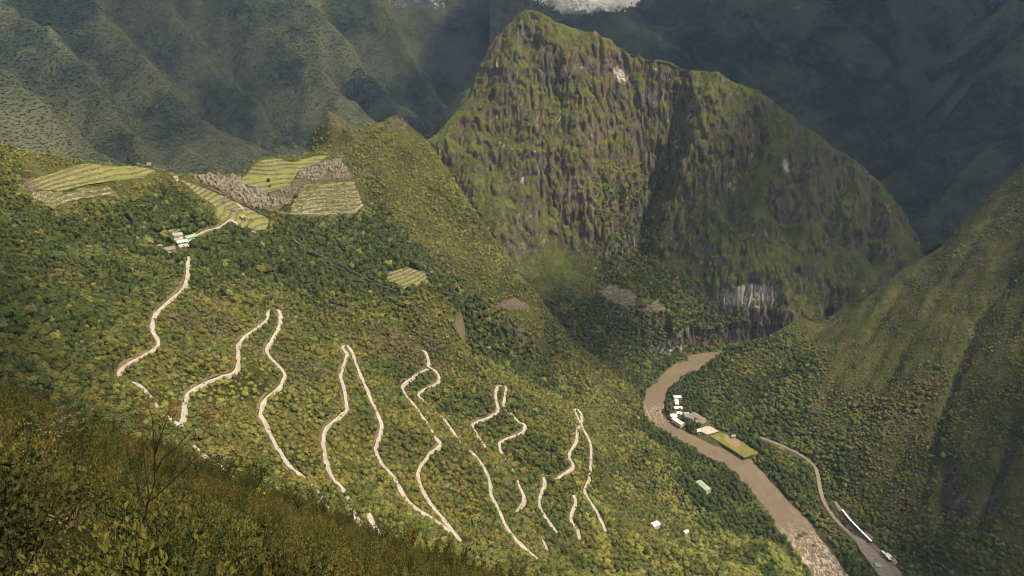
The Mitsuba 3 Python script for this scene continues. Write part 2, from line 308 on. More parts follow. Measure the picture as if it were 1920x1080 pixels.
P += [(-2600, 1700, 300), (-2600, 3000, 1040), (-2600, 5200, 1040), (-1900, 3300, 1030), (-1200, 3600, 1040), (-700, 3900, 1030), (-200, 4200, 1020), (900, 5200, 1020), (-1300, 1600, 40), (-600, 1700, -20), (-300, 1900, -20), (-100, 2200, -20), (0, 2600, 0), (200, 3000, 80),
      (500, 4000, 560), (-2600, 1400, 100), (-2600, 5200, 1030), (600, 1400, -20), (900, 2600, -20)]
far_l = Field(P, -2600, 700, 1500, 5000, 10.0, 1.3)
P = []
for r in ([(900, 40, 3350), (960, 150, 3100), (1000, 260, 2800)], [(1100, 20, 3250), (1200, 110, 3000), (1330, 200, 2750), (1430, 300, 2500), (1530, 400, 2300)], [(1250, -10, 3350), (1400, 90, 3060), (1520, 180, 2840), (1610, 260, 2660), (1660, 330, 2500)],
          [(1420, -20, 3500), (1540, 60, 3250), (1640, 140, 3020), (1690, 200, 2860)], [(1650, -20, 3750), (1720, 40, 3560), (1770, 90, 3380)],
          [(2100, -80, 2750), (1920, 85, 2500), (1860, 145, 2430), (1800, 195, 2360), (1740, 265, 2290), (1700, 310, 2230), (1650, 345, 2180), (1600, 370, 2140)],
          [(2100, 150, 2250), (1920, 240, 2100), (1840, 300, 2020), (1760, 390, 1930), (1715, 430, 1880)]):
    a = [at(*q) for q in r]
    P += line([p + [0, -10, 62] for p in a], 40)
for r in ([(1850, 0, 3700), (1790, 60, 3420), (1760, 120, 3180), (1733, 175, 2980), (1712, 240, 2780), (1695, 300, 2620), (1670, 345, 2480), (1600, 420, 2250)], [(1200, 0, 3420), (1290, 80, 3190), (1420, 170, 2900), (1540, 280, 2620)],
          [(1330, -20, 3560), (1480, 80, 3260), (1590, 170, 3000), (1660, 240, 2800)], [(1040, 60, 3330), (1130, 170, 3000), (1260, 260, 2700), (1380, 340, 2460)], [(2100, 50, 2450), (1920, 180, 2260), (1830, 260, 2140), (1740, 345, 2040), (1690, 400, 1960)]):
    P += line([at(*q) - [0, 0, 95] for q in r], 40)
P += [(1920, 300, 1900) and tuple(at(1920, 300, 1930)), tuple(at(1750, 440, 1800)), tuple(at(2100, 300, 1900))]
P += [(-100, 3700, 900), (300, 4200, 1030), (1000, 4600, 1040), (2000, 4800, 1050), (3600, 4700, 1050), (3600, 3000, 1050), (3600, 1500, 900), (2600, 2600, 900), (2600, 3600, 1000), (0, 5000, 1030), (3600, 5000, 1030), (200, 2500, -20), (600, 2300, -20), (1000, 2100, -20), (1500, 1800, -20), (1900, 1500, 100), (-100, 2400, -20),
      (-100, 2900, -20), (2600, 1500, 400), (1500, 1500, -20)]
far_r = Field(P, -100, 3600, 1500, 5000, 10.0, 1.3)


# ------------------------------------------------------------------ ground laid flat or lowered for terraces (photo outlines -> ground outlines)
def outline(F, pxs, step=6):
    pts = []
    n = len(pxs)
    for i in range(n):
        a, b = np.array(pxs[i], float), np.array(pxs[(i + 1) % n], float)
        k = max(1, int(np.linalg.norm(b - a) // step))
        for j in range(k):
            q = F.hit(*(a + (b - a) * j / k))
            if q is not None:
                j_ = meshkit.noise(np.array([[q[0] / 14, q[1] / 14, 0.5], [q[0] / 14, q[1] / 14, 9.5]]), 91)
                pts.append(q[:2] + (j_ - 0.5) * 9)       # worn, uneven outlines
    p = Polygon(pts).buffer(0)
    return max(p.geoms, key=lambda g: g.area) if hasattr(p, 'geoms') else p


TERRACES = {  # name: (field, photo outline, step height, share of the step that is wall, stone tone, label)
    'upper_field_terraces': (hill, [(45, 346), (90, 331), (158, 306), (186, 304), (215, 312), (280, 312), (302, 319), (262, 336), (205, 341), (120, 356), (60, 363)], 4.2, 0.20, 0, 'wide grassy farming terraces at the left end of the ridge below the guard hut'),
    'lower_field_terraces': (hill, [(46, 364), (120, 358), (195, 348), (234, 366), (205, 369), (150, 373), (115, 383), (100, 395), (75, 377)], 3.4, 0.34, 1, 'narrow brown walled terraces curving below the wide farming terraces on the left'),
    'entrance_terraces': (hill, [(332, 332), (346, 338), (440, 375), (502, 410), (500, 433), (478, 433), (430, 416), (406, 411), (400, 386), (365, 360)], 4.2, 0.18, 0, 'long bright green strip of grass terraces leading down to the entrance path'),
    'west_ruin_ground': (hill, [(343, 327), (395, 321), (445, 330), (462, 352), (500, 362), (512, 400), (470, 386), (400, 352)], 4.0, 0.4, 2, 'brown stony ground under the ruins left of the central lawns'),
    'central_lawn_terraces': (hill, [(449, 345), (478, 303), (497, 292), (520, 296), (545, 306), (590, 293), (618, 293), (560, 322), (545, 350), (500, 362), (468, 350)], 4.2, 0.20, 0, 'stepped bright lawns climbing to the knoll in the middle of the ruins'),
    'east_ruin_ground': (hill, [(545, 352), (562, 322), (600, 299), (640, 302), (664, 337), (600, 342), (566, 350), (545, 380), (512, 399), (503, 362)], 3.6, 0.4, 2, 'stony ground with ruined walls right of the central lawns'),
    'fan_terraces': (hill, [(545, 401), (546, 381), (567, 350), (600, 342), (664, 338), (682, 386), (660, 400), (600, 403)], 4.0, 0.32, 1, 'fan of narrow stone terraces at the right end of the ruins'),
    'forest_terraces': (hill, [(722, 512), (770, 500), (800, 511), (806, 538), (760, 541), (726, 530)], 3.4, 0.22, 0, 'small grassy terraces among the trees below the ruins'),
    'outer_terraces': (hill, [(925, 571), (962, 557), (1003, 576), (990, 583), (935, 579)], 3.4, 0.2, 0, 'small bright terraces on the nose of the green spur'),
    'bare_terrace': (hill, [(964, 517), (990, 514), (1009, 527), (1014, 542), (986, 537)], 3.0, 0.3, 2, 'small bare brown terrace on the gorge side of the green spur'),
    'gorge_terraces': (peak, [(1124, 547), (1150, 532), (1180, 545), (1205, 562), (1225, 560), (1262, 586), (1235, 588), (1180, 577), (1140, 564)], 3.4, 0.4, 1, 'brown abandoned terraces above the river at the foot of the peak'),
    'hotel_terraces': (hill, [(310, 428), (346, 430), (342, 446), (318, 444)], 2.2, 0.45, 1, 'small brown terraces behind the green roofed lodge'),
}
OUT = {k: outline(v[0], v[1]) for k, v in TERRACES.items()}
RUIN_AREA = shapely.union_all([OUT[k] for k in OUT if k not in ('forest_terraces', 'outer_terraces', 'bare_terrace', 'gorge_terraces', 'hotel_terraces')]).buffer(3)
LODGE = Polygon([hill.hit(px, py)[:2] for px, py in ((296, 470), (330, 440), (372, 440), (368, 470), (350, 482), (318, 480))])


def mask_of(poly, F, soft):
    pts = shapely.points(F.gx, F.gy)
    d = np.where(shapely.contains(poly, pts), 0, shapely.distance(poly, pts))
    return np.clip(1 - d / soft, 0, 1)


smooth_area = np.maximum(mask_of(RUIN_AREA, hill, 40), mask_of(shapely.union_all([LODGE, OUT['hotel_terraces'], OUT['forest_terraces'], OUT['outer_terraces']]), hill, 25))

# ------------------------------------------------------------------ relief that the survey points do not carry
x, y = hill.gx, hill.gy
wild = np.clip((np.hypot(x, y) - 40) / 200, 0, 1) * (1 - smooth_area)
hill.z += wild * ((fb(x, y, 70, 4, 1) - 0.5) * 9 + (fb(x, y, 14, 3, 2) - 0.5) * 3)
x, y = peak.gx, peak.gy
s = np.hypot(*np.gradient(peak.z, 4.0))
steep = np.clip((s - 0.6) / 0.8, 0, 1)
calm = 1 - mask_of(OUT['gorge_terraces'], peak, 25)
peak.z += calm * (steep * ((ridged(x, y, 95, 3, 11) - 0.5) * 26 + (ridged(x, y, 30, 3, 12) - 0.5) * 15) + (fb(x, y, 50, 4, 13) - 0.5) * 8) * np.clip(peak.z / 60, 0, 1)
x, y = bank.gx, bank.gy
up = np.clip((bank.z - 20) / 80, 0, 1)
bank.z += up * ((ridged(x - y * 0.8, (x * 0.8 + y) * 0.25, 70, 3, 21) - 0.5) * 13 + (fb(x, y, 40, 4, 22) - 0.5) * 7 + (fb(x, y, 12, 2, 23) - 0.5) * 3)
for pxs, depth, width in (([(1838, 600), (1800, 690), (1770, 770), (1752, 850), (1730, 930)], 11, 8), ([(1915, 790), (1880, 870), (1855, 940), (1830, 1010)], 15, 9), ([(1780, 860), (1770, 920), (1775, 985)], 13, 9), ([(1890, 360), (1810, 480), (1715, 630), (1620, 790)], 7, 10),
                          ([(1700, 530), (1620, 640), (1540, 760)], 8, 11), ([(1900, 520), (1830, 600)], 9, 9)):
    c = np.array(line([bank.hit(*q) for q in pxs], 4))      # gullies that run down the hill on the right
    d = cKDTree(c[:, :2]).query(np.stack([x, y], -1))[0] + (fb(x, y, 18, 3, 25) - 0.5) * 10
    bank.z -= depth * np.exp(-(d / width) ** 2)
for F, sd in ((far_l, 31), (far_r, 41)):
    x, y = F.gx, F.gy
    F.z += (ridged(x, y, 420, 4, sd) - 0.5) * 170 + (ridged(x, y, 100, 3, sd + 7) - 0.5) * 30 + (fb(x, y, 45, 4, sd + 1) - 0.5) * 18
    F.z = np.where(F.z > 960, 960 + (F.z - 960) * 0.6, F.z)
    F.z = np.minimum(F.z + np.clip((F.z - 900) / 120, 0, 1) * (fb(x, y, 420, 3, sd + 3) - 0.5) * 180, 1170)
for F in (hill, peak, bank):                 # the river has cut its bed through the foot of every slope
    g = river_gap(F.gx, F.gy) + (fb(F.gx, F.gy, 22, 3, 5) - 0.5) * 14
    F.z = np.minimum(F.z, np.clip(g * 0.45, -4, 4) + np.clip(g - 6, 0, 400) * 0.9 + np.clip(g - (14 if F is peak else 26), 0, 400) * 20)
HILL0, PEAK0 = hill.z.copy(), peak.z.copy()


class Surface(Field):                        # the ground before it is stepped
    def __init__(self, F, z):
        self.x0, self.y0, self.res, self.xs, self.ys, self.z = F.x0, F.y0, F.res, F.xs, F.ys, z


base = {id(hill): Surface(hill, gaussian_filter(HILL0, 2.0) * smooth_area + HILL0 * (1 - smooth_area)), id(peak): Surface(peak, PEAK0)}
for k, (F, px, step, *_) in TERRACES.items():   # the plain ground drops away under the stepped sheet that replaces it
    pts = shapely.points(F.gx, F.gy)
    F.z = np.where(shapely.contains(OUT[k].buffer(-2.5), pts), F.z - step - 1.5, F.z)
FIELDS = {'hill': hill, 'peak': peak, 'bank': bank, 'floor': floor_f}

# ------------------------------------------------------------------ vegetation helpers
def unit(n, r):
    v = r.normal(size=(n, 3))
    return v / np.linalg.norm(v, axis=1, keepdims=True)


def crown_mesh(seed, cards, size, lumps=0.35, flat=0.95, sub=1, base=-0.45):
    """A crown of radius about 1 standing on z = 0: a dark lumpy core under many leaf clumps that stick out of it."""
    r = np.random.default_rng(seed)
    core = trimesh.creation.icosphere(subdivisions=sub)
    v = np.array(core.vertices)
    off = r.uniform(0, 50, 3)

    def radius(d):
        return 0.72 + lumps * (meshkit.fbm(d * 1.7 + off, 2, seed) - 0.5) * 2

    v = v * (radius(v) * 0.98)[:, None]
    d = unit(cards * 2, r)
    d = d[d[:, 2] > base][:cards]
    p = d * (radius(d) * r.uniform(0.95, 1.14, len(d)))[:, None]
    n = d * 1.0 + unit(len(d), r) * 0.55 + [0, 0, 0.1]
    n /= np.linalg.norm(n, axis=1, keepdims=True)
    a = np.cross(n, unit(len(d), r)); a /= np.linalg.norm(a, axis=1, keepdims=True)
    b = np.cross(n, a)
    s = size * r.uniform(0.6, 1.4, (len(d), 1))
    tri = np.stack([p + a * s, p - a * s * 0.5 + b * s * 0.87, p - a * s * 0.5 - b * s * 0.87], 1).reshape(-1, 3)
    allv = np.vstack([v, tri]) * [1, 1, flat]
    f = np.vstack([core.faces, np.arange(len(tri)).reshape(-1, 3) + len(v)])
    allv[:, 2] += 0.62 * flat
    return trimesh.Trimesh(allv, f, process=False)


def leaf(colour, vary=0.48, scale=0.11):
    c = [float(v) for v in colour]

    def fn(p, n, uv):
        big = fbm(p.x * 0.018, p.y * 0.018, p.z * 0.018, 2)
        tree = noise(p.x * scale, p.y * scale, p.z * scale)
        fine = noise(p.x * 0.9, p.y * 0.9, p.z * 0.9)
        k = (1 - vary) + vary * (0.5 * big + 1.1 * tree + 0.5 * fine)
        warm = noise(p.x * 0.07 + 40, p.y * 0.07, p.z * 0.07)
        return mi.Color3f(c[0] * (0.87 + 0.26 * warm), c[1], c[2] * (1.15 - 0.3 * warm)) * k
    return {'type': 'twosided', 'bsdf': {'type': 'diffuse', 'reflectance': proc(fn)}}


SPECIES = {'olive': (0.150, 0.152, 0.046), 'green': (0.098, 0.118, 0.036), 'dark': (0.058, 0.078, 0.027), 'brown': (0.120, 0.114, 0.054), 'lime': (0.178, 0.192, 0.056)}
for k, c in SPECIES.items():
    scene['leaf_' + k] = leaf(c)
    for i in range(3):
        scene[f'crown_{k}_{i}'] = {'type': 'shapegroup', 'crown': mikit.ply(crown_mesh(10 * i + len(k), 46, 0.34), 'leaf_' + k)}
        scene[f'bigcrown_{k}_{i}'] = {'type': 'shapegroup', 'crown': mikit.ply(crown_mesh(100 + 10 * i + len(k), 150, 0.20, sub=2), 'leaf_' + k)}


FAR_CROWNS = [mikit.ply(crown_mesh(700 + i, 16, 0.4, sub=0, flat=0.85), 'far_ground') for i in range(3)]
for i in range(3):
    scene[f'crown_far_{i}'] = {'type': 'shapegroup', 'crown': FAR_CROWNS[i]}


def ground_z(x, y):
    z = np.full(np.shape(x), -1e9)
    for F in FIELDS.values():
        z = np.where(F.inside(x, y), np.maximum(z, F(x, y)), z)
    return z


def seen(x, y, z, h, steps=70, slack=5.0):
    """Which points, h above the ground, the camera (or a step beside it) can see."""
    px, py, d = project(np.stack([x, y, z + h], -1))
    ok = (d > 1) & (px > -80) & (px < 2000) & (py > -60) & (py < 1160)
    i = np.nonzero(ok)[0]
    for t in np.linspace(0.02, 0.985, steps):
        a, b = x[i] * t, y[i] * t
        c = EYE[2] + (z[i] + h - EYE[2]) * t
        g = ground_z(a, b)
        i = i[c > g - slack]
    out = np.zeros(len(x), bool); out[i] = True
    return out


def matrix_at(x, y, z, s, sz, rot, wide=1.0):
    c, q = math.cos(rot) * s, math.sin(rot) * s
    return T([[c, -q * wide, 0, x], [q, c * wide, 0, y], [0, 0, sz, z], [0, 0, 0, 1]])


COUNT = {}


def stuff(name, group, m):
    COUNT[name] = COUNT.get(name, 0) + 1
    scene[f'{name}__{COUNT[name]:03d}'] = {'type': 'instance', 'group': {'type': 'ref', 'id': group}, 'to_world': m}


def jitter_grid(x0, x1, y0, y1, s, seed):
    r = np.random.default_rng(seed)
    gx, gy = np.meshgrid(np.arange(x0, x1, s), np.arange(y0, y1, s))
    return (gx + r.uniform(-.48, .48, gx.shape) * s).ravel(), (gy + r.uniform(-.48, .48, gy.shape) * s).ravel(), r

# ------------------------------------------------------------------ materials of the ground
def tint(c, k):
    return mi.Color3f(*[float(v) for v in c]) * k


def near_spots(p, spots):
    k = mi.Float(0)
    for c, a, b in spots:
        k = dr.maximum(k, 1 - dr.sqrt(dr.square((p.x - c[0]) / a) + dr.square((p.y - c[1]) / a) + dr.square((p.z - c[2]) / b)))
    return dr.maximum(k, 0)


def rock_colour(p):
    s = fbm(p.x * 0.16, p.y * 0.16, p.z * 0.022, 4)             # streaks that run down the face
    q = fbm(p.x * 0.05, p.y * 0.05, p.z * 0.03, 3)
    fine = fbm(p.x * 0.5, p.y * 0.5, p.z * 0.3, 3)
    c = mix((0.050, 0.044, 0.036), (0.155, 0.138, 0.115), smoothstep(0.3, 0.7, s * 0.6 + fine * 0.4))
    c = mix(c, (0.17, 0.110, 0.065), smoothstep(0.52, 0.70, q) * 0.6)
    c = mix(c, (0.36, 0.335, 0.30), smoothstep(0.64, 0.72, fbm(p.x * 0.09 + 7, p.y * 0.09, p.z * 0.035, 4)) * smoothstep(0.5, 0.6, s))
    return c


KNOLLS = [([float(v) for v in at(px, py, Y)], a, b) for px, py, Y, a, b in ((622, 216, 1331, 46.0, 48.0), (700, 240, 1376, 26.0, 26.0), (740, 232, 1404, 38.0, 26.0), (664, 262, 1325, 24.0, 24.0), (985, 625, 1000, 34.0, 34.0), (935, 600, 1008, 22.0, 16.0), (660, 522, 920, 26.0, 14.0))]


def ground_fn(p, n, uv):                     # low scrub, grass and bare soil between the trees
    a = fbm(p.x * 0.02, p.y * 0.02, p.z * 0.02, 4)
    b = fbm(p.x * 0.22, p.y * 0.22, p.z * 0.22, 3)
    c = mix((0.024, 0.030, 0.011), (0.075, 0.082, 0.025), smoothstep(0.3, 0.7, a * 0.6 + b * 0.4))
    c = mix(c, (0.13, 0.10, 0.055), smoothstep(0.60, 0.75, fbm(p.x * 0.06 + 9, p.y * 0.06, p.z * 0.06, 3)) * 0.6)
    k = near_spots(p, KNOLLS)
    c = mix(c, rock_colour(p) * 1.15, smoothstep(0.15, 0.5, k + (b - 0.5) * 1.1) * smoothstep(0, 0.05, k) * 0.35)
    return mix((0.13, 0.11, 0.08), c, smoothstep(0.28, 0.40, n.z + (b - 0.5) * 0.3))


PALE = [(at(1405, 556, 1316), 75, 32), (at(1166, 140, 1562), 26, 26), (at(1478, 312, 1476), 20, 22), (at(1258, 655, 1240), 38, 26)]
RUST = [(at(1088, 360, 1424), 70, 75), (at(1150, 110, 1570), 70, 50), (at(1500, 360, 1462), 80, 70), (at(1100, 250, 1490), 60, 60)]
PALE, RUST = ([([float(v) for v in c], float(a), float(b)) for c, a, b in L_] for L_ in (PALE, RUST))


def peak_fn(p, n, uv):
    a = fbm(p.x * 0.03, p.y * 0.03, p.z * 0.03, 4)
    b = fbm(p.x * 0.2, p.y * 0.2, p.z * 0.12, 4)
    veg = mix((0.036, 0.050, 0.016), (0.100, 0.116, 0.036), smoothstep(0.32, 0.68, a * 0.5 + b * 0.5))
    veg = mix(veg, (0.10, 0.082, 0.046), smoothstep(0.5, 0.75, fbm(p.x * 0.045 + 3, p.y * 0.045, p.z * 0.045, 3)) * 0.4)
    pale, rust = near_spots(p, PALE), near_spots(p, RUST)
    cliff = smoothstep(0.42, 0.28, n.z + (b - 0.5) * 0.5 + (a - 0.5) * 0.9 - 0.5 * pale - 0.35 * rust)
    r = rock_colour(p)
    s = fbm(p.x * 0.3, p.y * 0.3, p.z * 0.04, 3)
    r = mix(r, mix((0.050, 0.043, 0.036), (0.19, 0.142, 0.102), s), smoothstep(0.0, 0.4, rust) * 0.6)
    r = mix(r, mix((0.16, 0.145, 0.125), (0.42, 0.40, 0.365), smoothstep(0.3, 0.6, s)), smoothstep(0.05, 0.35, pale + (b - 0.5) * 0.3))
    return mix(veg, r, cliff)


def bank_fn(p, n, uv):
    a = fbm(p.x * 0.025, p.y * 0.025, p.z * 0.025, 4)
    b = fbm(p.x * 0.3, p.y * 0.3, p.z * 0.2, 3)
    c = mix((0.028, 0.036, 0.012), (0.078, 0.086, 0.028), smoothstep(0.3, 0.7, a * 0.5 + b * 0.5))
    c = mix(c, (0.090, 0.070, 0.038), smoothstep(0.48, 0.7, fbm(p.x * 0.05 + 5, p.y * 0.05, p.z * 0.05, 3)) * 0.5)
    dark = near_spots(p, DARKROCK)
    return mix(rock_colour(p) * 0.7, c, smoothstep(0.16, 0.28, n.z + (b - 0.5) * 0.3 - smoothstep(0.05, 0.5, dark) * 0.42))


SCARS = [(at(597, 165, 2640), 70, 85), (at(535, 85, 2740), 25, 30), (at(1580, 237, 2735), 45, 35), (at(1696, 258, 2600), 16, 26), (at(600, 235, 2560), 30, 30), (at(300, 235, 2340), 40, 25), (at(1500, 15, 3350), 45, 20)]
SCARS = [([float(v) for v in c], float(a), float(b)) for c, a, b in SCARS]
DARKROCK = [([float(v) for v in at(1800, 930, 700)], 75.0, 60.0), ([float(v) for v in at(1770, 900, 745)], 40.0, 40.0)]


def far_fn(p, n, uv):
    a = fbm(p.x * 0.006, p.y * 0.006, p.z * 0.006, 4)
    b = fbm(p.x * 0.05, p.y * 0.05, p.z * 0.05, 4)
    c = mix((0.022, 0.036, 0.022), (0.082, 0.092, 0.048), smoothstep(0.34, 0.64, a * 0.75 + b * 0.25))
    spot = near_spots(p, SCARS)
    bare = smoothstep(0.10, 0.45, spot + (b - 0.5) * 0.9) * smoothstep(0.0, 0.1, spot)
    return mix(c, mix((0.12, 0.11, 0.095), (0.34, 0.32, 0.29), smoothstep(0.4, 0.65, fbm(p.x * 0.06, p.y * 0.06, p.z * 0.02, 3))), bare * 0.8)


def river_fn(p, n, uv):
    a = fbm(p.x * 0.05, p.y * 0.05, 0.0, 4)
    f = fbm(p.x * 0.55, p.y * 0.26, 3.0, 4)
    rapid = smoothstep(770, 690, p.y) * 0.85 + smoothstep(45, 15, dr.abs(p.y - 1035)) * 0.4 + 0.06
    c = mix((0.108, 0.088, 0.062), (0.150, 0.125, 0.090), a)
    return mix(c, (0.50, 0.45, 0.38), smoothstep(0.46, 0.76, f + rapid * 0.08 - 0.03) * dr.minimum(rapid, 1) * 0.75)


def river_bump(p, n, uv):
    return fbm(p.x * 0.12, p.y * 0.09, 0.0, 4)


def road_fn(p, n, uv):
    return mix((0.24, 0.228, 0.20), (0.43, 0.415, 0.37), fbm(p.x * 0.25, p.y * 0.25, 0.0, 3))


def matte(fn):
    return {'type': 'twosided', 'bsdf': {'type': 'diffuse', 'reflectance': proc(fn)}}


scene['ground'] = matte(ground_fn)
scene['peak_rock'] = matte(peak_fn)
scene['bank_ground'] = matte(bank_fn)
scene['far_ground'] = matte(far_fn)
scene['road_dirt'] = matte(road_fn)
scene['river_water'] = {'type': 'bumpmap', 'arbitrary': proc(river_bump, eps=0.3), 'scale': 0.9,
                        'bsdf': {'type': 'principled', 'base_color': proc(river_fn), 'roughness': 0.35, 'specular': 0.3}}


def struct(key, mesh, bsdf, label, smooth=True):
    scene[key] = mikit.ply(mesh, bsdf, smooth)
    labels[key] = {'label': label, 'category': key.replace('_', ' ').rstrip('0123456789 '), 'kind': 'structure'}


struct('hillside', hill.mesh(), 'ground', 'forested mountainside with the zigzag road below the ruins')
struct('valley_floor', floor_f.mesh(), 'bank_ground', 'flat wooded valley floor beside the brown river')
struct('river_hill', bank.mesh(), 'bank_ground', 'dark olive grass slope right of the river')
struct('far_mountain', far_l.mesh(), 'far_ground', 'hazy grey green mountainside behind the ruins on the left')
struct('far_mountain_001', far_r.mesh(), 'far_ground', 'dark blue green mountainside in cloud shadow behind the peak')


def peak_mesh():                             # the cliffs get their own small faces, pushed in and out along the face
    m = peak.mesh()
    for size in (13.0, 9.0, 6.5, 5.0):
        v, f = np.array(m.vertices), np.array(m.faces)
        e = np.linalg.norm(v[f] - v[np.roll(f, -1, 1)], axis=2).max(1)
        c = v[f].mean(1)
        fn = np.cross(v[f[:, 1]] - v[f[:, 0]], v[f[:, 2]] - v[f[:, 0]])
        facing = (fn * (EYE - c)).sum(1) > 0
        pick = np.nonzero((e > size) & facing & (c[:, 1] < 1640) & (c[:, 2] > 15))[0]
        grown = np.isin(f, np.unique(f[pick])).any(1)
        v, f = trimesh.remesh.subdivide(v, f, np.nonzero(grown)[0])
        m = trimesh.Trimesh(v, f, process=True)
    n = np.array(m.vertex_normals)
    v = np.array(m.vertices)
    k = np.clip((0.82 - n[:, 2]) / 0.4, 0, 1) * np.clip(v[:, 2] / 40, 0, 1)
    w = v * [1, 1, 0.55]
    crack = 1 - np.abs(2 * meshkit.fbm(v * [1 / 17, 1 / 17, 1 / 130], 3, 54) - 1)     # upright joints in the rock
    d = (meshkit.fbm(w / 34, 3, 51) - 0.5) * 15 + (meshkit.fbm(w / 9, 3, 52) - 0.5) * 6 - (np.clip(crack, 0.6, 1) - 0.78) * 18
    ledge = (meshkit.noise(v * [0.014, 0.014, 0.06], 53) - 0.5) * 4 + (meshkit.noise(v * [0.04, 0.04, 0.16], 55) - 0.5) * 1.5
    return trimesh.Trimesh(v + n * (k * (d + ledge))[:, None], m.faces, process=False)


PEAK_MESH = peak_mesh()
struct('rocky_peak', PEAK_MESH, 'peak_rock', 'steep rocky peak with mossy cliffs rising behind the ruins')

xs = np.arange(200, 1400, 6.0); ys = np.arange(500, 1520, 6.0)
gx, gy = np.meshgrid(xs, ys)
near_water = river_gap(gx, gy) < 14
wf = Field([(200, 500, 0.4), (1400, 500, 0.4), (200, 1520, 0.4), (1400, 1520, 0.4)], 200, 1400, 500, 1520, 6.0, 0)
wf.z = wf.z + (fb(wf.gx, wf.gy, 16, 3, 61) - 0.5) * 0.8
struct('river', wf.mesh(river_gap(wf.gx, wf.gy) < 12), 'river_water', 'muddy brown river winding along the valley floor')

LINKS = [[(276, 742, 368), (300, 775, 364), (337, 802, 357)], [(390, 858, 350), (416, 877, 343)], [(566, 895, 304), (600, 940, 304), (640, 990, 304), (674, 1026, 304)], [(671, 978, 302), (642, 917, 300)], [(630, 787, 295), (650, 767, 294)],
         [(817, 824, 238), (797, 790, 235)], [(796, 758, 221), (830, 785, 217)], [(861, 830, 212), (892, 857, 209)], [(944, 766, 174), (972, 796, 170)], [(942, 852, 166), (958, 880, 164.5), (971, 908, 163)], [(967, 966, 161), (1003, 1003, 158)],
         [(1018, 892, 140), (1044, 899, 138)], [(1082, 812, 131), (1087, 790, 130)], [(1089, 796, 126), (1092, 802, 125.5)], [(1107, 860, 121), (1104, 897, 118)], [(1120, 965, 112), (1122, 972, 111)], [(1073, 986, 127), (1083, 998, 127)]]
links3 = [[atz(*p) for p in leg] for leg in LINKS]          # stretches of the road that stand under trees
# the road: a dirt ribbon cut into the slope, with a low earth edge on either side
parts_v, parts_f, at_ = [], [], 0
cut_v, cut_f, cut_at = [], [], 0
road_pts = []
for leg in road3 + links3:
    q = np.array(line(spline([p for p in leg], 5) if len(leg) > 2 else leg, 3.0))
    q[:, 2] = hill(q[:, 0], q[:, 1])
    q[:, 2] = gaussian_filter(q[:, 2], 2.0, mode='nearest') + 0.9
    t = np.gradient(q, axis=0); nn = np.stack([t[:, 1], -t[:, 0], 0 * t[:, 0]], -1)
    nn /= np.linalg.norm(nn, axis=1, keepdims=True) + 1e-9
    w = 1.8 * (0.70 + 0.65 * meshkit.noise(q / 9, 5))[:, None]
    e = np.array([0, 0, 3.0])
    rows = [q - nn * (w + 1.2) - e, q - nn * w, q + nn * w, q + nn * (w + 1.2) - e]
    n = len(q); k = np.arange(n - 1)
    parts_v.append(np.vstack(rows))
    for r_ in range(3):
        parts_f.append(np.stack([k + r_ * n, k + 1 + r_ * n, k + 1 + (r_ + 1) * n, k + (r_ + 1) * n], -1) + at_)
    at_ += 4 * n
    road_pts.append(q)
    gx_, gy_ = hill.grad(q[:, 0], q[:, 1], 6)                # the cut bank on the uphill side
    side = np.where(gx_ * nn[:, 0] + gy_ * nn[:, 1] > 0, 1.0, -1.0)[:, None]
    inner = q + nn * side * w + [0, 0, -0.1]
    high = 1.2 + 2.6 * meshkit.noise(q / 12, 8)
    outer = q + nn * side * (w + 1.1); outer[:, 2] = np.maximum(q[:, 2] + high, hill(outer[:, 0], outer[:, 1]) + 0.3)
    back = q + nn * side * (w + 4.0); back[:, 2] = np.minimum(hill(back[:, 0], back[:, 1]) - 0.3, outer[:, 2])
    cut_v.append(np.vstack([inner, outer, back]))
    k = k[np.abs(np.diff(side[:, 0])) < 1]
    for r_ in range(2):
        cut_f.append(np.stack([k + r_ * n, k + 1 + r_ * n, k + 1 + (r_ + 1) * n, k + (r_ + 1) * n], -1) + cut_at)
    cut_at += 3 * n
struct('road', (np.vstack(parts_v), np.vstack(parts_f)), 'road_dirt', 'pale dirt road zigzagging down the forested slope', False)


def earth_fn(p, n, uv):
    a = fbm(p.x * 0.4, p.y * 0.4, p.z * 0.8, 3)
    return mix(mix((0.11, 0.088, 0.058), (0.20, 0.165, 0.112), a), (0.075, 0.085, 0.026), smoothstep(0.45, 0.6, fbm(p.x * 0.16, p.y * 0.16, p.z * 0.2, 3)))


scene['earth'] = matte(earth_fn)
scene['road__cut_bank'] = mikit.ply((np.vstack(cut_v), np.vstack(cut_f)), 'earth')
labels['road__cut_bank'] = {'label': 'brown earth bank cut along the uphill side of the road', 'kind': 'stuff'}
road_tree = cKDTree(np.vstack(road_pts[:len(road3)]))
link_tree = cKDTree(np.vstack(road_pts[len(road3):]))

# ------------------------------------------------------------------ ruins and terraces on the ridge
def stone_fn(p, n, uv):
    a = fbm(p.x * 0.6, p.y * 0.6, p.z * 1.2, 3)
    return mix((0.055, 0.047, 0.034), (0.150, 0.132, 0.105), smoothstep(0.25, 0.75, a))


def lawn_fn(p, n, uv):
    a = fbm(p.x * 0.08, p.y * 0.08, 0.0, 3)
    b = fbm(p.x * 0.5, p.y * 0.5, 0.0, 2)
    return mix(mix((0.125, 0.146, 0.044), (0.185, 0.200, 0.064), smoothstep(0.3, 0.7, a * 0.6 + b * 0.4)), (0.22, 0.18, 0.10), smoothstep(0.6, 0.75, b * 0.6 + a * 0.4) * 0.6)


def dry_fn(p, n, uv):
    a = fbm(p.x * 0.15, p.y * 0.15, 0.0, 3)
    return mix((0.060, 0.078, 0.024), (0.120, 0.125, 0.045), smoothstep(0.35, 0.65, a))


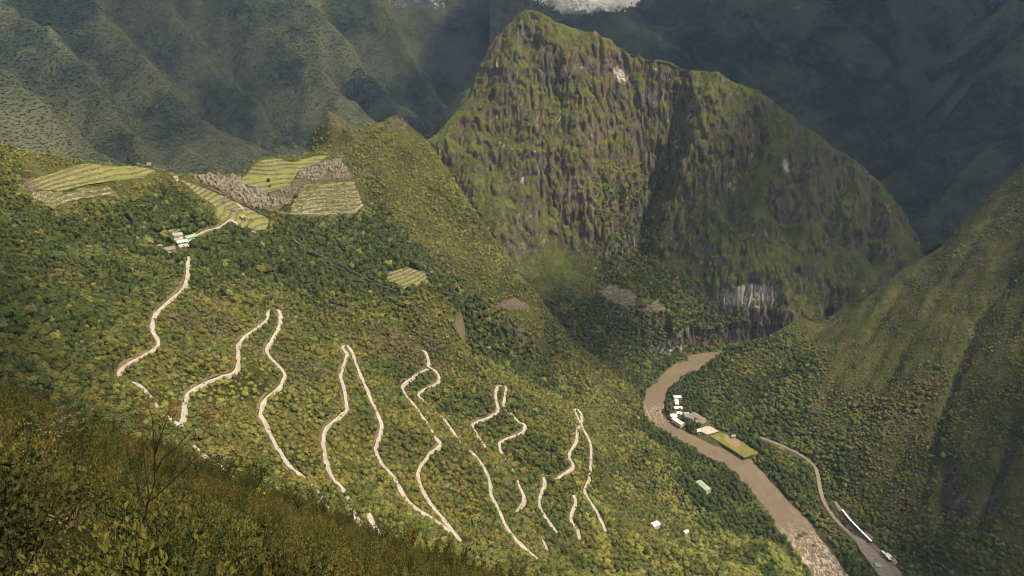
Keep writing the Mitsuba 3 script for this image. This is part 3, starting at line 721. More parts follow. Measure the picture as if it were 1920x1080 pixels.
def stony_fn(p, n, uv):
    a = fbm(p.x * 0.22, p.y * 0.22, 0.0, 4)
    return mix((0.060, 0.074, 0.022), (0.085, 0.072, 0.048), smoothstep(0.38, 0.55, a))


def house_fn(p, n, uv):
    a = fbm(p.x * 0.7, p.y * 0.7, p.z * 1.2, 3)
    return mix((0.18, 0.158, 0.122), (0.42, 0.385, 0.32), smoothstep(0.25, 0.75, a))


def terrace_stone_fn(p, n, uv):
    a = fbm(p.x * 0.3, p.y * 0.3, p.z * 0.8, 4)
    c = mix((0.075, 0.066, 0.045), (0.25, 0.225, 0.175), smoothstep(0.3, 0.7, a))
    return mix(c, (0.105, 0.115, 0.036), smoothstep(0.55, 0.65, fbm(p.x * 0.12 + 3, p.y * 0.12, p.z * 0.3, 3)) * 0.7)       # grass grows over the walls


scene['terrace_stone'] = matte(terrace_stone_fn)
scene['stone'] = matte(stone_fn)
scene['house_stone'] = matte(house_fn)
scene['lawn'] = matte(lawn_fn)
scene['dry_grass'] = matte(dry_fn)
scene['stony_ground'] = matte(stony_fn)


def stepped(z, step, share, tilt):
    q = np.floor(z / step)
    f = z / step - q
    return step * (q + (1 - tilt) * np.clip((f - (1 - share)) / share, 0, 1) + tilt * f), q.astype(int), f > 1 - share


def terrace_z(k, x, y):
    F, _, step, share, *_ = TERRACES[k]
    wob = (fb(x, y, 38, 3, 17) - 0.5) * step * 1.3
    z = base[id(F)](x, y) + wob
    s, q, wall = stepped(z, step, share, (0.60, 0.40, 0.30)[TERRACES[k][4]])
    return s + step * 0.3 - wob * 0.3, q, wall


def top_z(x, y):
    """The ground of the ridge with its terraces."""
    x, y = np.atleast_1d(x).astype(float), np.atleast_1d(y).astype(float)
    z = hill(x, y)
    for k, v in TERRACES.items():
        if v[0] is hill:
            i = shapely.contains_xy(OUT[k], x, y)
            if i.any():
                z[i] = np.maximum(z[i], terrace_z(k, x[i], y[i])[0])
    return z


for k, (F, px, step, share, tone, label) in TERRACES.items():
    b = OUT[k].bounds
    res = 1.25
    gx, gy = np.meshgrid(np.arange(b[0], b[2] + res, res), np.arange(b[1], b[3] + res, res))
    z, q, wall = terrace_z(k, gx, gy)
    inside = shapely.contains_xy(OUT[k].buffer(0.5), gx, gy)
    ny, nx = gx.shape
    i = np.arange(ny * nx).reshape(ny, nx)
    cell = inside[:-1, :-1] & inside[1:, 1:] & inside[1:, :-1] & inside[:-1, 1:]
    quad = np.stack([i[:-1, :-1], i[:-1, 1:], i[1:, 1:], i[1:, :-1]], -1)
    zc = np.stack([z[:-1, :-1], z[:-1, 1:], z[1:, 1:], z[1:, :-1]], -1)
    iswall = (zc.max(-1) - zc.min(-1)) > 0.60 * res
    level = np.minimum(np.minimum(q[:-1, :-1], q[1:, 1:]), np.minimum(q[1:, :-1], q[:-1, 1:]))
    v = np.stack([gx, gy, z], -1).reshape(-1, 3)
    labels[k] = {'label': label, 'category': 'terraces', 'group': 'stone walled terraces of the ruins'}
    # an edge skirt so that the sheet meets the slope
    ring = np.array(OUT[k].simplify(0.8).exterior.coords)
    grass = ('lawn', 'dry_grass', 'stony_ground')[tone]
    names = {}
    for lv in np.unique(level[cell]):
        for w, part, mat in ((True, 'wall', 'terrace_stone' if tone == 1 else 'stone'), (False, 'lawn' if tone == 0 else 'ground', grass)):
            f = quad[cell & (level == lv) & (iswall == w)]
            if len(f) < 6:
                continue
            used = np.unique(f); m = np.full(len(v), -1); m[used] = np.arange(len(used))
            f = m[f]
            names[part] = names.get(part, -1) + 1
            scene[f"{k}__{part}" + (f'_{names[part]:03d}' if names[part] else '')] = mikit.ply((v[used], f), mat)


def ribbon(pts, width, lift=0.3, fz=top_z, blur=2.0, step=2.0):
    q = np.array(line([np.r_[p[:2], 0.0] for p in pts], step))
    z = gaussian_filter(fz(q[:, 0], q[:, 1]), blur, mode='nearest') + lift
    q[:, 2] = z
    t = np.gradient(q, axis=0); nn = np.stack([t[:, 1], -t[:, 0], 0 * t[:, 0]], -1)
    nn /= np.linalg.norm(nn, axis=1, keepdims=True) + 1e-9
    return q, nn


def ribbon_mesh(pts, width, height, fz=top_z, blur=2.0, jag=0.0, down=2.5):
    q, nn = ribbon(pts, width, height, fz, blur)
    if jag:
        q[:, 2] += (meshkit.noise(q / 3.0, 9) - 0.5) * jag
    d = np.array([0, 0, height + down])
    rows = [q - nn * width / 2 - d, q - nn * width / 2, q + nn * width / 2, q + nn * width / 2 - d]
    n, k = len(q), np.arange(len(q) - 1)
    f = np.vstack([np.stack([k + r * n, k + 1 + r * n, k + 1 + (r + 1) * n, k + (r + 1) * n], -1) for r in range(3)])
    return np.vstack(rows), f


def hits(pxs, F=None):
    return [(F or hill).hit(*p) for p in pxs]


path_px = [(362, 447), (372, 440), (385, 433), (400, 430), (418, 424), (434, 418), (446, 422), (460, 429), (481, 438)]
struct('footpath', ribbon_mesh(hits(path_px), 3.4, 0.9), 'road_dirt', 'pale footpath leading from the lodge up to the ruins', False)
struct('footpath_001', ribbon_mesh(hits([(440, 378), (447, 387), (455, 398), (459, 408)]), 3.0, 0.8), 'road_dirt', 'short pale stairway across the green strip of terraces', False)
struct('footpath_002', ribbon_mesh(hits([(455, 350), (464, 358), (473, 367), (482, 377)]), 2.6, 0.8), 'road_dirt', 'pale stairway beside the central lawns', False)


def add_thing(key, mesh, mat, label, category, group=None, smooth=False):
    scene[key] = mikit.ply(mesh, mat, smooth)
    labels[key] = {'label': label, 'category': category, **({'group': group} if group else {})}


add_thing('stone_wall', ribbon_mesh(hits([(334, 331), (352, 338), (375, 348), (405, 362), (440, 377), (470, 392), (503, 408)]), 1.6, 2.4, jag=0.8), 'stone', 'long dark stone wall running beside the green strip of terraces', 'wall')
add_thing('stone_wall_001', ribbon_mesh(hits([(545, 403), (565, 404), (600, 405), (640, 403), (664, 400), (680, 388)]), 2.2, 3.2, jag=1.5), 'house_stone', 'grey boulder wall along the foot of the fan of narrow terraces', 'wall')
add_thing('stone_wall_002', ribbon_mesh(hits([(545, 450), (570, 470), (586, 481), (615, 492), (640, 502), (655, 511), (672, 521), (690, 530), (720, 544), (745, 551)]), 2.5, 6.5, jag=5.0), 'stone', 'long brown rocky ledge wall crossing the forested slope below the ruins', 'wall')


def house_mesh(w, d, h, gable, seed):
    """Roofless stone house: four thick walls with a doorway and two gables."""
    r = np.random.default_rng(seed)
    t = 0.8
    ring = shapely.box(-w / 2, -d / 2, w / 2, d / 2).difference(shapely.box(-w / 2 + t, -d / 2 + t, w / 2 - t, d / 2 - t))
    door = shapely.box(-0.7 + w * 0.15, -d, 0.7 + w * 0.15, 0)
    ms = [trimesh.creation.extrude_polygon(g, h + 2.0, engine='earcut').apply_translation([0, 0, -2.0]) for g in getattr(ring.difference(door), 'geoms', [ring.difference(door)])]
    for s in (-1, 1):
        if gable > 0.1:
            g = trimesh.creation.extrude_polygon(Polygon([(-d / 2, 0), (d / 2, 0), (r.uniform(-.3, .3), gable)]), t, engine='earcut')
            g.apply_transform([[0, 0, 1, s * (w / 2 - t / 2) - t / 2], [1, 0, 0, 0], [0, 1, 0, h - 0.003], [0, 0, 0, 1]])
            ms.append(g)
    return trimesh.util.concatenate(ms)


HOUSES = [mikit.ply(house_mesh(*a), 'house_stone') for a in ((8.5, 5.5, 2.8, 2.2, 1), (6.5, 5.0, 2.4, 1.8, 2), (10.5, 5.5, 2.2, 0, 3), (5.5, 4.5, 3.0, 0, 4), (7.5, 6.0, 3.2, 2.6, 5))]
n_house = 0


def stone_house(x, y, rot, kind, label, group, scale=1.0):
    global n_house
    key = 'stone_house' + (f'_{n_house:03d}' if n_house else '')
    n_house += 1
    z = float(top_z(x, y)[0]) + 0.1
    scene[key] = {**HOUSES[kind], 'to_world': T().translate([x, y, z]).rotate([0, 0, 1], rot).scale(scale)}
    labels[key] = {'label': label, 'category': 'ruined house', 'group': group}


def z_of(x, y, poly):
    zs = base[id(hill)](*np.array(poly.exterior.coords).T[:2])
    return (float(base[id(hill)](x, y)) - zs.min()) / (zs.max() - zs.min())


def words(label, group, kind, t):
    look = ('long gabled', 'gabled', 'long low', 'small square', 'large gabled')[kind]
    part = 'lower' if t < 0.38 else 'middle' if t < 0.62 else 'upper'
    return label.format(look=look, part=part), f'{look} {group}, {part} rows'


def ruin_quarter(key, s, label, group, seed, skip, most):
    r = np.random.default_rng(seed)
    poly = OUT[key].buffer(-2)
    b = poly.bounds
    done = 0
    gx, gy = np.meshgrid(np.arange(b[0], b[2], s), np.arange(b[1], b[3], s * 0.85))
    spots = np.stack([(gx + r.uniform(-.2, .2, gx.shape) * s).ravel(), (gy + r.uniform(-.2, .2, gx.shape) * s).ravel()], -1)
    for x, y in spots:
        if done >= most or not poly.contains(Point(x, y)) or r.random() < skip or fb(np.array([x]), np.array([y]), 40, 2, seed)[0] < 0.33:
            continue
        gx_, gy_ = base[id(hill)].grad(x, y, 10)
        rot = math.degrees(math.atan2(-gx_, gy_)) + 180 * (r.random() < 0.3) + r.normal() * 4
        stone_house(x, y, rot, k_ := int(r.integers(0, 5)), *words(label, group, k_, z_of(x, y, poly)), r.uniform(0.9, 1.3))
        done += 1
    print(key, done)


ruin_quarter('west_ruin_ground', 9.0, '{look} roofless house in the {part} ruins left of the central lawns', 'roofless houses left of the lawns', 301, 0.12, 140)
ruin_quarter('east_ruin_ground', 8.6, '{look} roofless house in the {part} ruins right of the central lawns', 'roofless houses right of the lawns', 302, 0.12, 130)
for i, (px, py) in enumerate(((419, 387), (428, 395), (434, 403), (440, 405), (454, 404), (472, 421), (421, 379))):
    q = hill.hit(px, py)
    stone_house(q[0], q[1], 20, (0, 1, 4)[i % 3], ('topmost', 'second', 'third', 'fourth', 'fifth', 'lowest', 'leftmost')[i] + ' of the grey store houses on the green terrace strip near the entrance path', 'store houses near the entrance')


# houses with roofs: wall, roof, door and windows as parts
def matte_rgb(c, rough=None):
    return {'type': 'twosided', 'bsdf': {'type': 'principled', 'base_color': {'type': 'rgb', 'value': list(c)}, 'roughness': rough or 0.8, 'specular': 0.3}}


def thatch_fn(p, n, uv):
    return mix((0.20, 0.15, 0.09), (0.38, 0.31, 0.20), fbm(p.x * 1.5, p.y * 1.5, p.z * 3, 3))


def metal_white_fn(p, n, uv):
    return mix((0.62, 0.62, 0.60), (0.82, 0.82, 0.80), fbm(p.x * 0.5, p.y * 0.5, p.z, 3))


def metal_green_fn(p, n, uv):
    return mix((0.16, 0.27, 0.20), (0.30, 0.42, 0.33), fbm(p.x * 0.4, p.y * 0.4, p.z, 3))


def metal_grey_fn(p, n, uv):
    return mix((0.14, 0.13, 0.13), (0.24, 0.225, 0.215), fbm(p.x * 0.4, p.y * 0.4, p.z, 3))


def plaster_fn(p, n, uv):
    return mix((0.50, 0.47, 0.41), (0.70, 0.67, 0.60), fbm(p.x * 0.7, p.y * 0.7, p.z, 3))


for k, fn in (('thatch', thatch_fn), ('white_roof', metal_white_fn), ('green_roof', metal_green_fn), ('grey_roof', metal_grey_fn), ('plaster', plaster_fn)):
    scene[k] = matte(fn)
scene['dark_glass'] = matte_rgb((0.03, 0.035, 0.04), 0.2)
scene['wood_door'] = matte_rgb((0.10, 0.065, 0.04))


def box(x0, x1, y0, y1, z0, z1):
    return trimesh.creation.box(bounds=[[x0, y0, z0], [x1, y1, z1]])


def gable_roof(w, d, h, rise, over=0.7, t=0.25):
    p = Polygon([(-d / 2 - over, h - rise * over / (d / 2)), (0, h + rise), (d / 2 + over, h - rise * over / (d / 2)), (d / 2 + over, h - rise * over / (d / 2) + t), (0, h + rise + t), (-d / 2 - over, h - rise * over / (d / 2) + t)])
    m = trimesh.creation.extrude_polygon(p, w + 2 * over, engine='earcut')
    m.apply_transform([[0, 0, 1, -w / 2 - over], [1, 0, 0, 0], [0, 1, 0, 0], [0, 0, 0, 1]])
    return m


def building(key, a, b, width, h, rise, roof, wall, label, fz, category='house', lift=0.0, ridge_shift=0.0):
    """A gabled building whose ridge runs from the ground point a to b."""
    a, b = np.array(a[:2], float), np.array(b[:2], float)
    c, w = (a + b) / 2, np.linalg.norm(b - a)
    rot = math.degrees(math.atan2(b[1] - a[1], b[0] - a[0]))
    z = float(np.max(fz(np.array([a[0], b[0], c[0]]), np.array([a[1], b[1], c[1]])))) + lift
    tw = T().translate([c[0], c[1], z]).rotate([0, 0, 1], rot)

    def part(name, mesh, mat):
        n, k = 0, f'{key}__{name}'
        while k in scene:
            n += 1; k = f'{key}__{name}_{n:03d}'
        scene[k] = mikit.ply(mesh, mat, to_world=tw)
    d = width
    body = box(-w / 2, w / 2, -d / 2, d / 2, -4, h)
    g = trimesh.creation.extrude_polygon(Polygon([(-d / 2, 0), (d / 2, 0), (0, rise * 0.97)]), w, engine='earcut')
    g.apply_transform([[0, 0, 1, -w / 2], [1, 0, 0, 0], [0, 1, 0, h], [0, 0, 0, 1]])
    part('wall', trimesh.util.concatenate([body, g]), wall)
    part('roof', gable_roof(w, d, h, rise), roof)
    for s in (-1, 1):
        part('door', box(-0.6, 0.6, s * d / 2 - 0.04, s * d / 2 + 0.04, 0, 2.1), 'wood_door')
        for q in np.arange(-w / 2 + 1.8, w / 2 - 1.2, 3.2):
            if abs(q) > 1.6:
                part('window', box(q - 0.6, q + 0.6, s * d / 2 - 0.04, s * d / 2 + 0.04, 1.0, 2.1), 'dark_glass')
    labels[key] = {'label': label, 'category': category}


def pair(px0, px1, F=None):
    out = []
    for px, py in (px0, px1):
        while (F or hill).hit(px, py) is None or (F or hill).hit(px, py)[1] > 1700:
            py += 1
        out.append((F or hill).hit(px, py))
    return out


building('thatched_house', *pair((278, 310), (285, 311)), 5.5, 3.0, 3.0, 'thatch', 'stone', 'small thatched guard hut alone on the crest left of the ruins', top_z)
building('thatched_house_001', *pair((326, 337), (333, 338)), 5, 3.0, 2.4, 'thatch', 'plaster', 'thatched hut with a pale wall at the upper end of the green terrace strip', top_z)
building('thatched_house_002', *pair((453, 419), (461, 420)), 5, 2.8, 2.6, 'thatch', 'stone', 'thatched store house just above the entrance path', top_z)
building('lodge', *pair((322, 447), (343, 447)), 9, 4.0, 2.4, 'green_roof', 'plaster', 'lodge wing with a pale green roof below the small brown terraces', top_z, 'lodge')
building('lodge_001', *pair((349, 451), (368, 450)), 9, 4.0, 2.4, 'green_roof', 'plaster', 'lodge wing with a pale green roof beside the start of the footpath', top_z, 'lodge')
building('lodge_002', *pair((333, 458), (352, 459)), 7, 3.0, 1.6, 'white_roof', 'plaster', 'white roofed lodge building in front of the two green roofs', top_z, 'lodge')
building('lodge_003', *pair((309, 472), (328, 470)), 14, 3.4, 2.4, 'grey_roof', 'plaster', 'broad grey roofed hall at the left of the lodge', top_z, 'lodge')
building('lodge_004', *pair((291, 467), (304, 467)), 6, 3.0, 1.5, 'grey_roof', 'plaster', 'small grey roofed hut at the far left of the lodge', top_z, 'lodge')
for i, (px, py) in enumerate(((357, 455), (364, 461), (349, 464), (341, 464))):
    key = 'parked_bus' + (f'_{i:03d}' if i else '')
    q = hill.hit(px, py)
    z = float(top_z(q[0], q[1])[0]) + 0.3
    tw = T().translate([q[0], q[1], z]).rotate([0, 0, 1], 15 + 60 * (i % 2))
    scene[key + '__body'] = mikit.ply(box(-4, 4, -1.2, 1.2, 0.5, 3.0), 'white_roof', to_world=tw)
    scene[key + '__window'] = mikit.ply(box(-3.8, 4.03, -1.23, 1.23, 1.7, 2.5), 'dark_glass', to_world=tw)
    for j, (a, b) in enumerate(((-2.6, -1.1), (2.6, -1.1), (-2.6, 1.1), (2.6, 1.1))):
        wheel = trimesh.creation.cylinder(0.5, 0.3, sections=10); wheel.apply_transform([[1, 0, 0, a], [0, 0, 1, b], [0, 1, 0, 0.5], [0, 0, 0, 1]])
        scene[key + '__wheel' + (f'_{j:03d}' if j else '')] = mikit.ply(wheel, 'dark_glass', to_world=tw)
    labels[key] = {'label': ('white shuttle bus just below the right green roof of the lodge', 'white shuttle bus at the right end of the lodge yard', 'white shuttle bus nearest the top of the road', 'white shuttle bus at the left end of the lodge yard')[i], 'category': 'bus', 'group': 'buses at the top of the road'}

# ------------------------------------------------------------------ the settlement, the field and the railway in the valley
def vz(x, y):
    return np.maximum(floor_f(x, y), bank(x, y))


def vp(px, py, z=6.0):
    q = atz(px, py, z)
    for _ in range(4):
        q = atz(px, py, float(vz(q[0], q[1])))
    return q


def ghit(px, py):
    Y = np.geomspace(300, 2500, 4000)
    v = (540 - py) / FPX
    x, z = (px - 960) / FPX / (v * SP + CP) * Y, EYE[2] - Y * slope(py)
    k = np.nonzero(z < ground_z(x, Y))[0][0]
    return np.array([x[k], Y[k], z[k]])


def concrete_fn(p, n, uv):
    return mix((0.30, 0.28, 0.25), (0.45, 0.42, 0.38), fbm(p.x * 0.2, p.y * 0.2, 0.0, 4))


def field_fn(p, n, uv):
    a = fbm(p.x * 0.09, p.y * 0.09, 0.0, 3)
    bare = smoothstep(0.52, 0.62, fbm(p.x * 0.045 + 2, p.y * 0.045 + 5, 1.0, 3) + smoothstep(24, 6, dr.sqrt(dr.square(p.x - DIRT[0]) + dr.square(p.y - DIRT[1]))) * 0.2 - 0.06)
    return mix(mix((0.10, 0.115, 0.035), (0.165, 0.165, 0.05), a), (0.21, 0.155, 0.105), bare)


def gravel_fn(p, n, uv):
    return mix((0.14, 0.125, 0.10), (0.25, 0.225, 0.185), fbm(p.x * 0.3, p.y * 0.3, 0.0, 4))


DIRT = [float(v) for v in vp(1373, 824)[:2]]
for k, fn in (('concrete', concrete_fn), ('field_grass', field_fn), ('gravel', gravel_fn)):
    scene[k] = matte(fn)


def sheet(pxs, z_up=0.25, res=3.0):
    poly = Polygon([vp(*p)[:2] for p in pxs])
    b = poly.bounds
    z0 = float(np.median(vz(*np.array(poly.exterior.coords).T[:2]))) + 1.2
    m = trimesh.creation.extrude_polygon(poly, 3.0, engine='earcut')
    m.apply_translation([0, 0, z0 - 3.0 + z_up])
    return m, poly, z0 + z_up


court, court_poly, court_z = sheet([(1306, 806), (1334, 796), (1351, 808), (1326, 816)])
struct('sports_court', court, 'concrete', 'pale concrete sports court between the grey building and the grass field', False)
pitch, pitch_poly, pitch_z = sheet([(1331, 819), (1352, 810), (1387, 826), (1422, 850), (1394, 866), (1369, 846), (1350, 832)])
struct('sports_field', pitch, 'field_grass', 'bright green sports field with a bare dirt patch beside the river', False)


def flat(z):
    return lambda x, y: np.maximum(vz(np.asarray(x, float), np.asarray(y, float)), z)


VB = [('house', (1263, 748), (1276, 747), 8, 'white_roof', 'bright white roofed house, highest of the group by the river bend'),
      ('house_001', (1268, 753), (1269, 762), 6, 'white_roof', 'white roofed wing pointing towards the river below the highest white house'),
      ('house_002', (1264, 768), (1278, 767), 7, 'white_roof', 'white roofed house with brown walls in the middle of the riverside group'),
      ('house_003', (1269, 777), (1278, 778), 7, 'white_roof', 'smallest white roofed house just left of the dark grey building'),
      ('house_004', (1257, 784), (1268, 782), 8, 'white_roof', 'white roofed house nearest the water in the riverside group'),
      ('house_005', (1262, 790), (1279, 800), 8, 'white_roof', 'long white roofed shed at the lower end of the riverside group'),
      ('house_006', (1285, 782), (1301, 786), 12, 'grey_roof', 'dark grey roofed school building, wing nearest the white houses'),
      ('house_007', (1298, 778), (1320, 793), 10, 'grey_roof', 'dark grey roofed school building, wing along the forest edge'),
      ('house_008', (1304, 793), (1316, 794), 8, 'grey_roof', 'dark grey roofed school building, short wing next to the sports court'),
      ('house_009', (1282, 779), (1291, 778), 7, 'green_roof', 'small green roofed house touching the dark grey school'),
      ('house_010', (1371, 821), (1377, 820), 4, 'green_roof', 'tiny hut with a green and white roof on the dirt patch of the field'),
      ('house_011', (1307, 813), (1312, 814), 4, 'white_roof', 'tiny white hut below the sports court at the edge of the trees')]
for key, a, b, w, roof, text in VB:
    building(key, vp(*a), vp(*b), w, 3.2, 1.5, roof, 'plaster', text, flat(5.0), lift=0.8)
building('house_012', *[ghit(*p) for p in ((1223, 990), (1233, 991))], 7, 3.0, 1.6, 'white_roof', 'plaster', 'lone white house in the bright forest on the left bank near the bottom', lambda x, y: ground_z(x, y), lift=2)
building('house_013', *[ghit(*p) for p in ((1283, 1003), (1288, 1003))], 4, 2.6, 1.2, 'white_roof', 'plaster', 'tiny white hut right of the lone white house on the left bank', lambda x, y: ground_z(x, y), lift=2)
building('greenhouse', *[ghit(*p) for p in ((1309, 908), (1328, 925))], 9, 3.0, 1.2, 'green_roof', 'plaster', 'long dull green roof among dark trees on the left bank', lambda x, y: ground_z(x, y), 'greenhouse', lift=3)

# railway
TRACK = [(1425, 822), (1470, 838), (1508, 858), (1527, 876), (1533, 893), (1536, 912), (1543, 938), (1555, 960), (1573, 983), (1597, 1006), (1622, 1032), (1644, 1062), (1662, 1092), (1690, 1140)]
TRACK2 = [(1566, 942), (1577, 960), (1590, 977), (1606, 994), (1619, 1007), (1633, 1021), (1650, 1036), (1666, 1053), (1684, 1078), (1712, 1120)]
tk = [np.array([*vp(*p)[:2], 0.0]) for p in TRACK]
tk2 = [np.array([*vp(*p)[:2], 0.0]) for p in TRACK2]
tks, tks2 = spline(tk, 8), spline(tk2, 8)


def track_z(q):
    return gaussian_filter(vz(q[:, 0], q[:, 1]), 8, mode='nearest')


def track_ribbon(q, half, up, side=0.0):
    q = np.array(line(q, 3.0)); q[:, 2] = track_z(q) + up
    t = np.gradient(q, axis=0); nn = np.stack([t[:, 1], -t[:, 0], 0 * t[:, 0]], -1); nn /= np.linalg.norm(nn, axis=1, keepdims=True)
    q = q + nn * side
    return q, nn, half


def bed(q, half, up):
    q, nn, _ = track_ribbon(q, half, up)
    e = np.array([0, 0, 3.5])
    rows = [q - nn * (half + 2) - e, q - nn * half, q + nn * half, q + nn * (half + 2) - e]
    n, k = len(q), np.arange(len(q) - 1)
    return np.vstack(rows), np.vstack([np.stack([k + r * n, k + 1 + r * n, k + 1 + (r + 1) * n, k + (r + 1) * n], -1) for r in range(3)])


struct('railway', bed(tks, 2.6, 1.6), 'gravel', 'single gravel railway line curving along the foot of the right hill', False)
struct('railway_001', bed(tks2, 2.6, 1.6), 'gravel', 'siding where the white train stands', False)
scene['rail_steel'] = {'type': 'twosided', 'bsdf': {'type': 'principled', 'base_color': {'type': 'rgb', 'value': [0.16, 0.12, 0.10]}, 'roughness': 0.5, 'metallic': 0.4}}
for key, q in (('railway', tks), ('railway_001', tks2)):
    for i, s in enumerate((-0.75, 0.75)):
        c, nn, _ = track_ribbon(q, 0.1, 1.78, s)
        rows = [c - nn * 0.09 - [0, 0, .15], c - nn * 0.09, c + nn * 0.09, c + nn * 0.09 - [0, 0, .15]]
        n, k = len(c), np.arange(len(c) - 1)
        scene[f'{key}__rail' + (f'_{i:03d}' if i else '')] = mikit.ply((np.vstack(rows), np.vstack([np.stack([k + r * n, k + 1 + r * n, k + 1 + (r + 1) * n, k + (r + 1) * n], -1) for r in range(3)])), 'rail_steel')
yard = Polygon([vp(*p)[:2] for p in ((1598, 1004), (1618, 1012), (1636, 1022), (1660, 1040), (1688, 1072), (1706, 1112), (1668, 1112), (1640, 1072), (1612, 1034))])
ym = trimesh.creation.extrude_polygon(yard, 4, engine='earcut')
ym.apply_translation([0, 0, float(np.median(vz(*np.array(yard.exterior.coords).T[:2]))) - 2.6])
struct('station_yard', ym, 'gravel', 'tan gravel yard between the two railway tracks at the bottom right', False)

scene['train_white'] = matte_rgb((0.80, 0.81, 0.82), 0.4)
scene['train_blue'] = matte_rgb((0.035, 0.05, 0.10), 0.35)
scene['train_orange'] = matte_rgb((0.55, 0.20, 0.06), 0.4)


def rounded(w, d, z0, z1, r=0.35):
    p = shapely.box(-d / 2 + r, z0 + r, d / 2 - r, z1 - r).buffer(r, quad_segs=3)
    m = trimesh.creation.extrude_polygon(p, w, engine='earcut')
    m.apply_transform([[0, 0, 1, -w / 2], [1, 0, 0, 0], [0, 1, 0, 0], [0, 0, 0, 1]])
    return m


def car(key, p, rot, length, body_mat, label, group):
    tw = T().translate(p.tolist()).rotate([0, 0, 1], rot)
    d = 2.9
    parts = [('body', rounded(length, d, 0.9, 3.3), body_mat), ('roof', rounded(length - 0.1, d + 0.08, 3.2, 4.0), 'train_white')]
    for s in (-1, 1):
        parts.append(('bogie', box(s * length * 0.33 - 1.5, s * length * 0.33 + 1.5, -1.1, 1.1, 0.05, 0.9), 'dark_glass'))
        for q in np.arange(-length / 2 + 1.6, length / 2 - 1.0, 2.2):
            parts.append(('window', box(q - 0.75, q + 0.75, s * d / 2 - 0.02, s * d / 2 + 0.03, 1.9, 2.8), 'dark_glass'))
    n = {}
    for name, m, mat in parts:
        n[name] = n.get(name, -1) + 1
        scene[f'{key}__{name}' + (f'_{n[name]:03d}' if n[name] else '')] = mikit.ply(m, mat, to_world=tw)
    labels[key] = {'label': label, 'category': 'train car', 'group': group}


def along(q, s):
    d = np.r_[0, np.cumsum(np.linalg.norm(np.diff(q[:, :2], axis=0), axis=1))]
    return np.array([np.interp(s, d, q[:, 0]), np.interp(s, d, q[:, 1]), np.interp(s, d, q[:, 2])]), d


q2 = np.array(line(tks2, 3.0)); q2[:, 2] = track_z(q2) + 1.8


def arc_of(px, py):
    p = vp(px, py)
    i = np.argmin(np.linalg.norm(q2[:, :2] - p[:2], axis=1))
    return along(q2, 0)[1][i]


s0, s1 = arc_of(1577, 961), arc_of(1633, 1020)
n_car = max(3, round((s1 - s0) / 19.0)); ln = (s1 - s0) / n_car
ORD = ('first', 'second', 'third', 'fourth', 'fifth', 'sixth', 'seventh', 'eighth')
for i in range(n_car):
    a, b = along(q2, s0 + i * ln)[0], along(q2, s0 + (i + 1) * ln)[0]
    car('train_car' + (f'_{i:03d}' if i else ''), (a + b) / 2, math.degrees(math.atan2(b[1] - a[1], b[0] - a[0])), ln - 0.7, 'train_blue', f'white roofed train car, {ORD[i]} from the far end of the long train', 'cars of the long train')
t0, t1 = arc_of(1652, 1037), arc_of(1670, 1056)
for j, (u0, u1, mat, text) in enumerate(((0, 0.38, 'train_orange', 'short orange and white rail car ahead of the long train'), (0.42, 1.0, 'train_blue', 'white roofed rail car standing alone nearest the bottom of the picture'))):
    a, b = along(q2, t0 + (t1 - t0) * u0)[0], along(q2, t0 + (t1 - t0) * u1)[0]
    car(f'train_car_{n_car + j:03d}', (a + b) / 2, math.degrees(math.atan2(b[1] - a[1], b[0] - a[0])), np.linalg.norm(b - a) - 0.6, mat, text, 'rail cars at the station')
for key, a, b, w, roof, text in (('station_shelter', (1621, 1003), (1635, 1013), 4.5, 'grey_roof', 'grey roofed station shelter beside the long train'), ('station_shelter_001', (1662, 1042), (1670, 1048), 4, 'white_roof', 'small pale shelter beside the lone rail car'),
                                 ('station_shelter_002', (1640, 1063), (1650, 1064), 6, 'green_roof', 'small green roofed shed left of the station yard'), ('station_shelter_003', (1672, 1052), (1679, 1058), 5, 'thatch', 'small reddish roofed shed at the right edge of the station yard')):
    building(key, vp(*a), vp(*b), w, 3.0, 1.0, roof, 'plaster', text, flat(5.0), 'shelter', lift=0.6)

VALLEY_CLEAR = [court_poly.buffer(2), pitch_poly.buffer(3), LineString(tks[:, :2]).buffer(4.5), LineString(tks2[:, :2]).buffer(4.5), yard.buffer(2)]
VALLEY_CLEAR += [LineString([vp(*a)[:2], vp(*b)[:2]]).buffer(w / 2 + 3.5) for _, a, b, w, *_ in VB]
VALLEY_CLEAR += [LineString([ghit(*p)[:2] for p in q]).buffer(w) for q, w in ((((1223, 990), (1233, 991)), 7), (((1283, 1003), (1288, 1003)), 5), (((1309, 908), (1328, 925)), 8))]
VALLEY_CLEAR += [LineString([p[:2] for p in hits(path_px)]).buffer(3.5), LineString([hill.hit(*p)[:2] for p in ((586, 481), (640, 502), (690, 530), (745, 551))]).buffer(3)]
# trees in front of the sports field and the houses must not hide them
for q in ([(1331, 819), (1369, 846), (1394, 866)], [(1262, 790), (1279, 800)], [(1263, 748), (1257, 784)], [(1577, 960), (1633, 1020), (1690, 1090)], [(1306, 806), (1326, 816)]):
    VALLEY_CLEAR.append(shapely.affinity.translate(LineString([vp(*p)[:2] for p in q]), -2, -5).buffer(3))

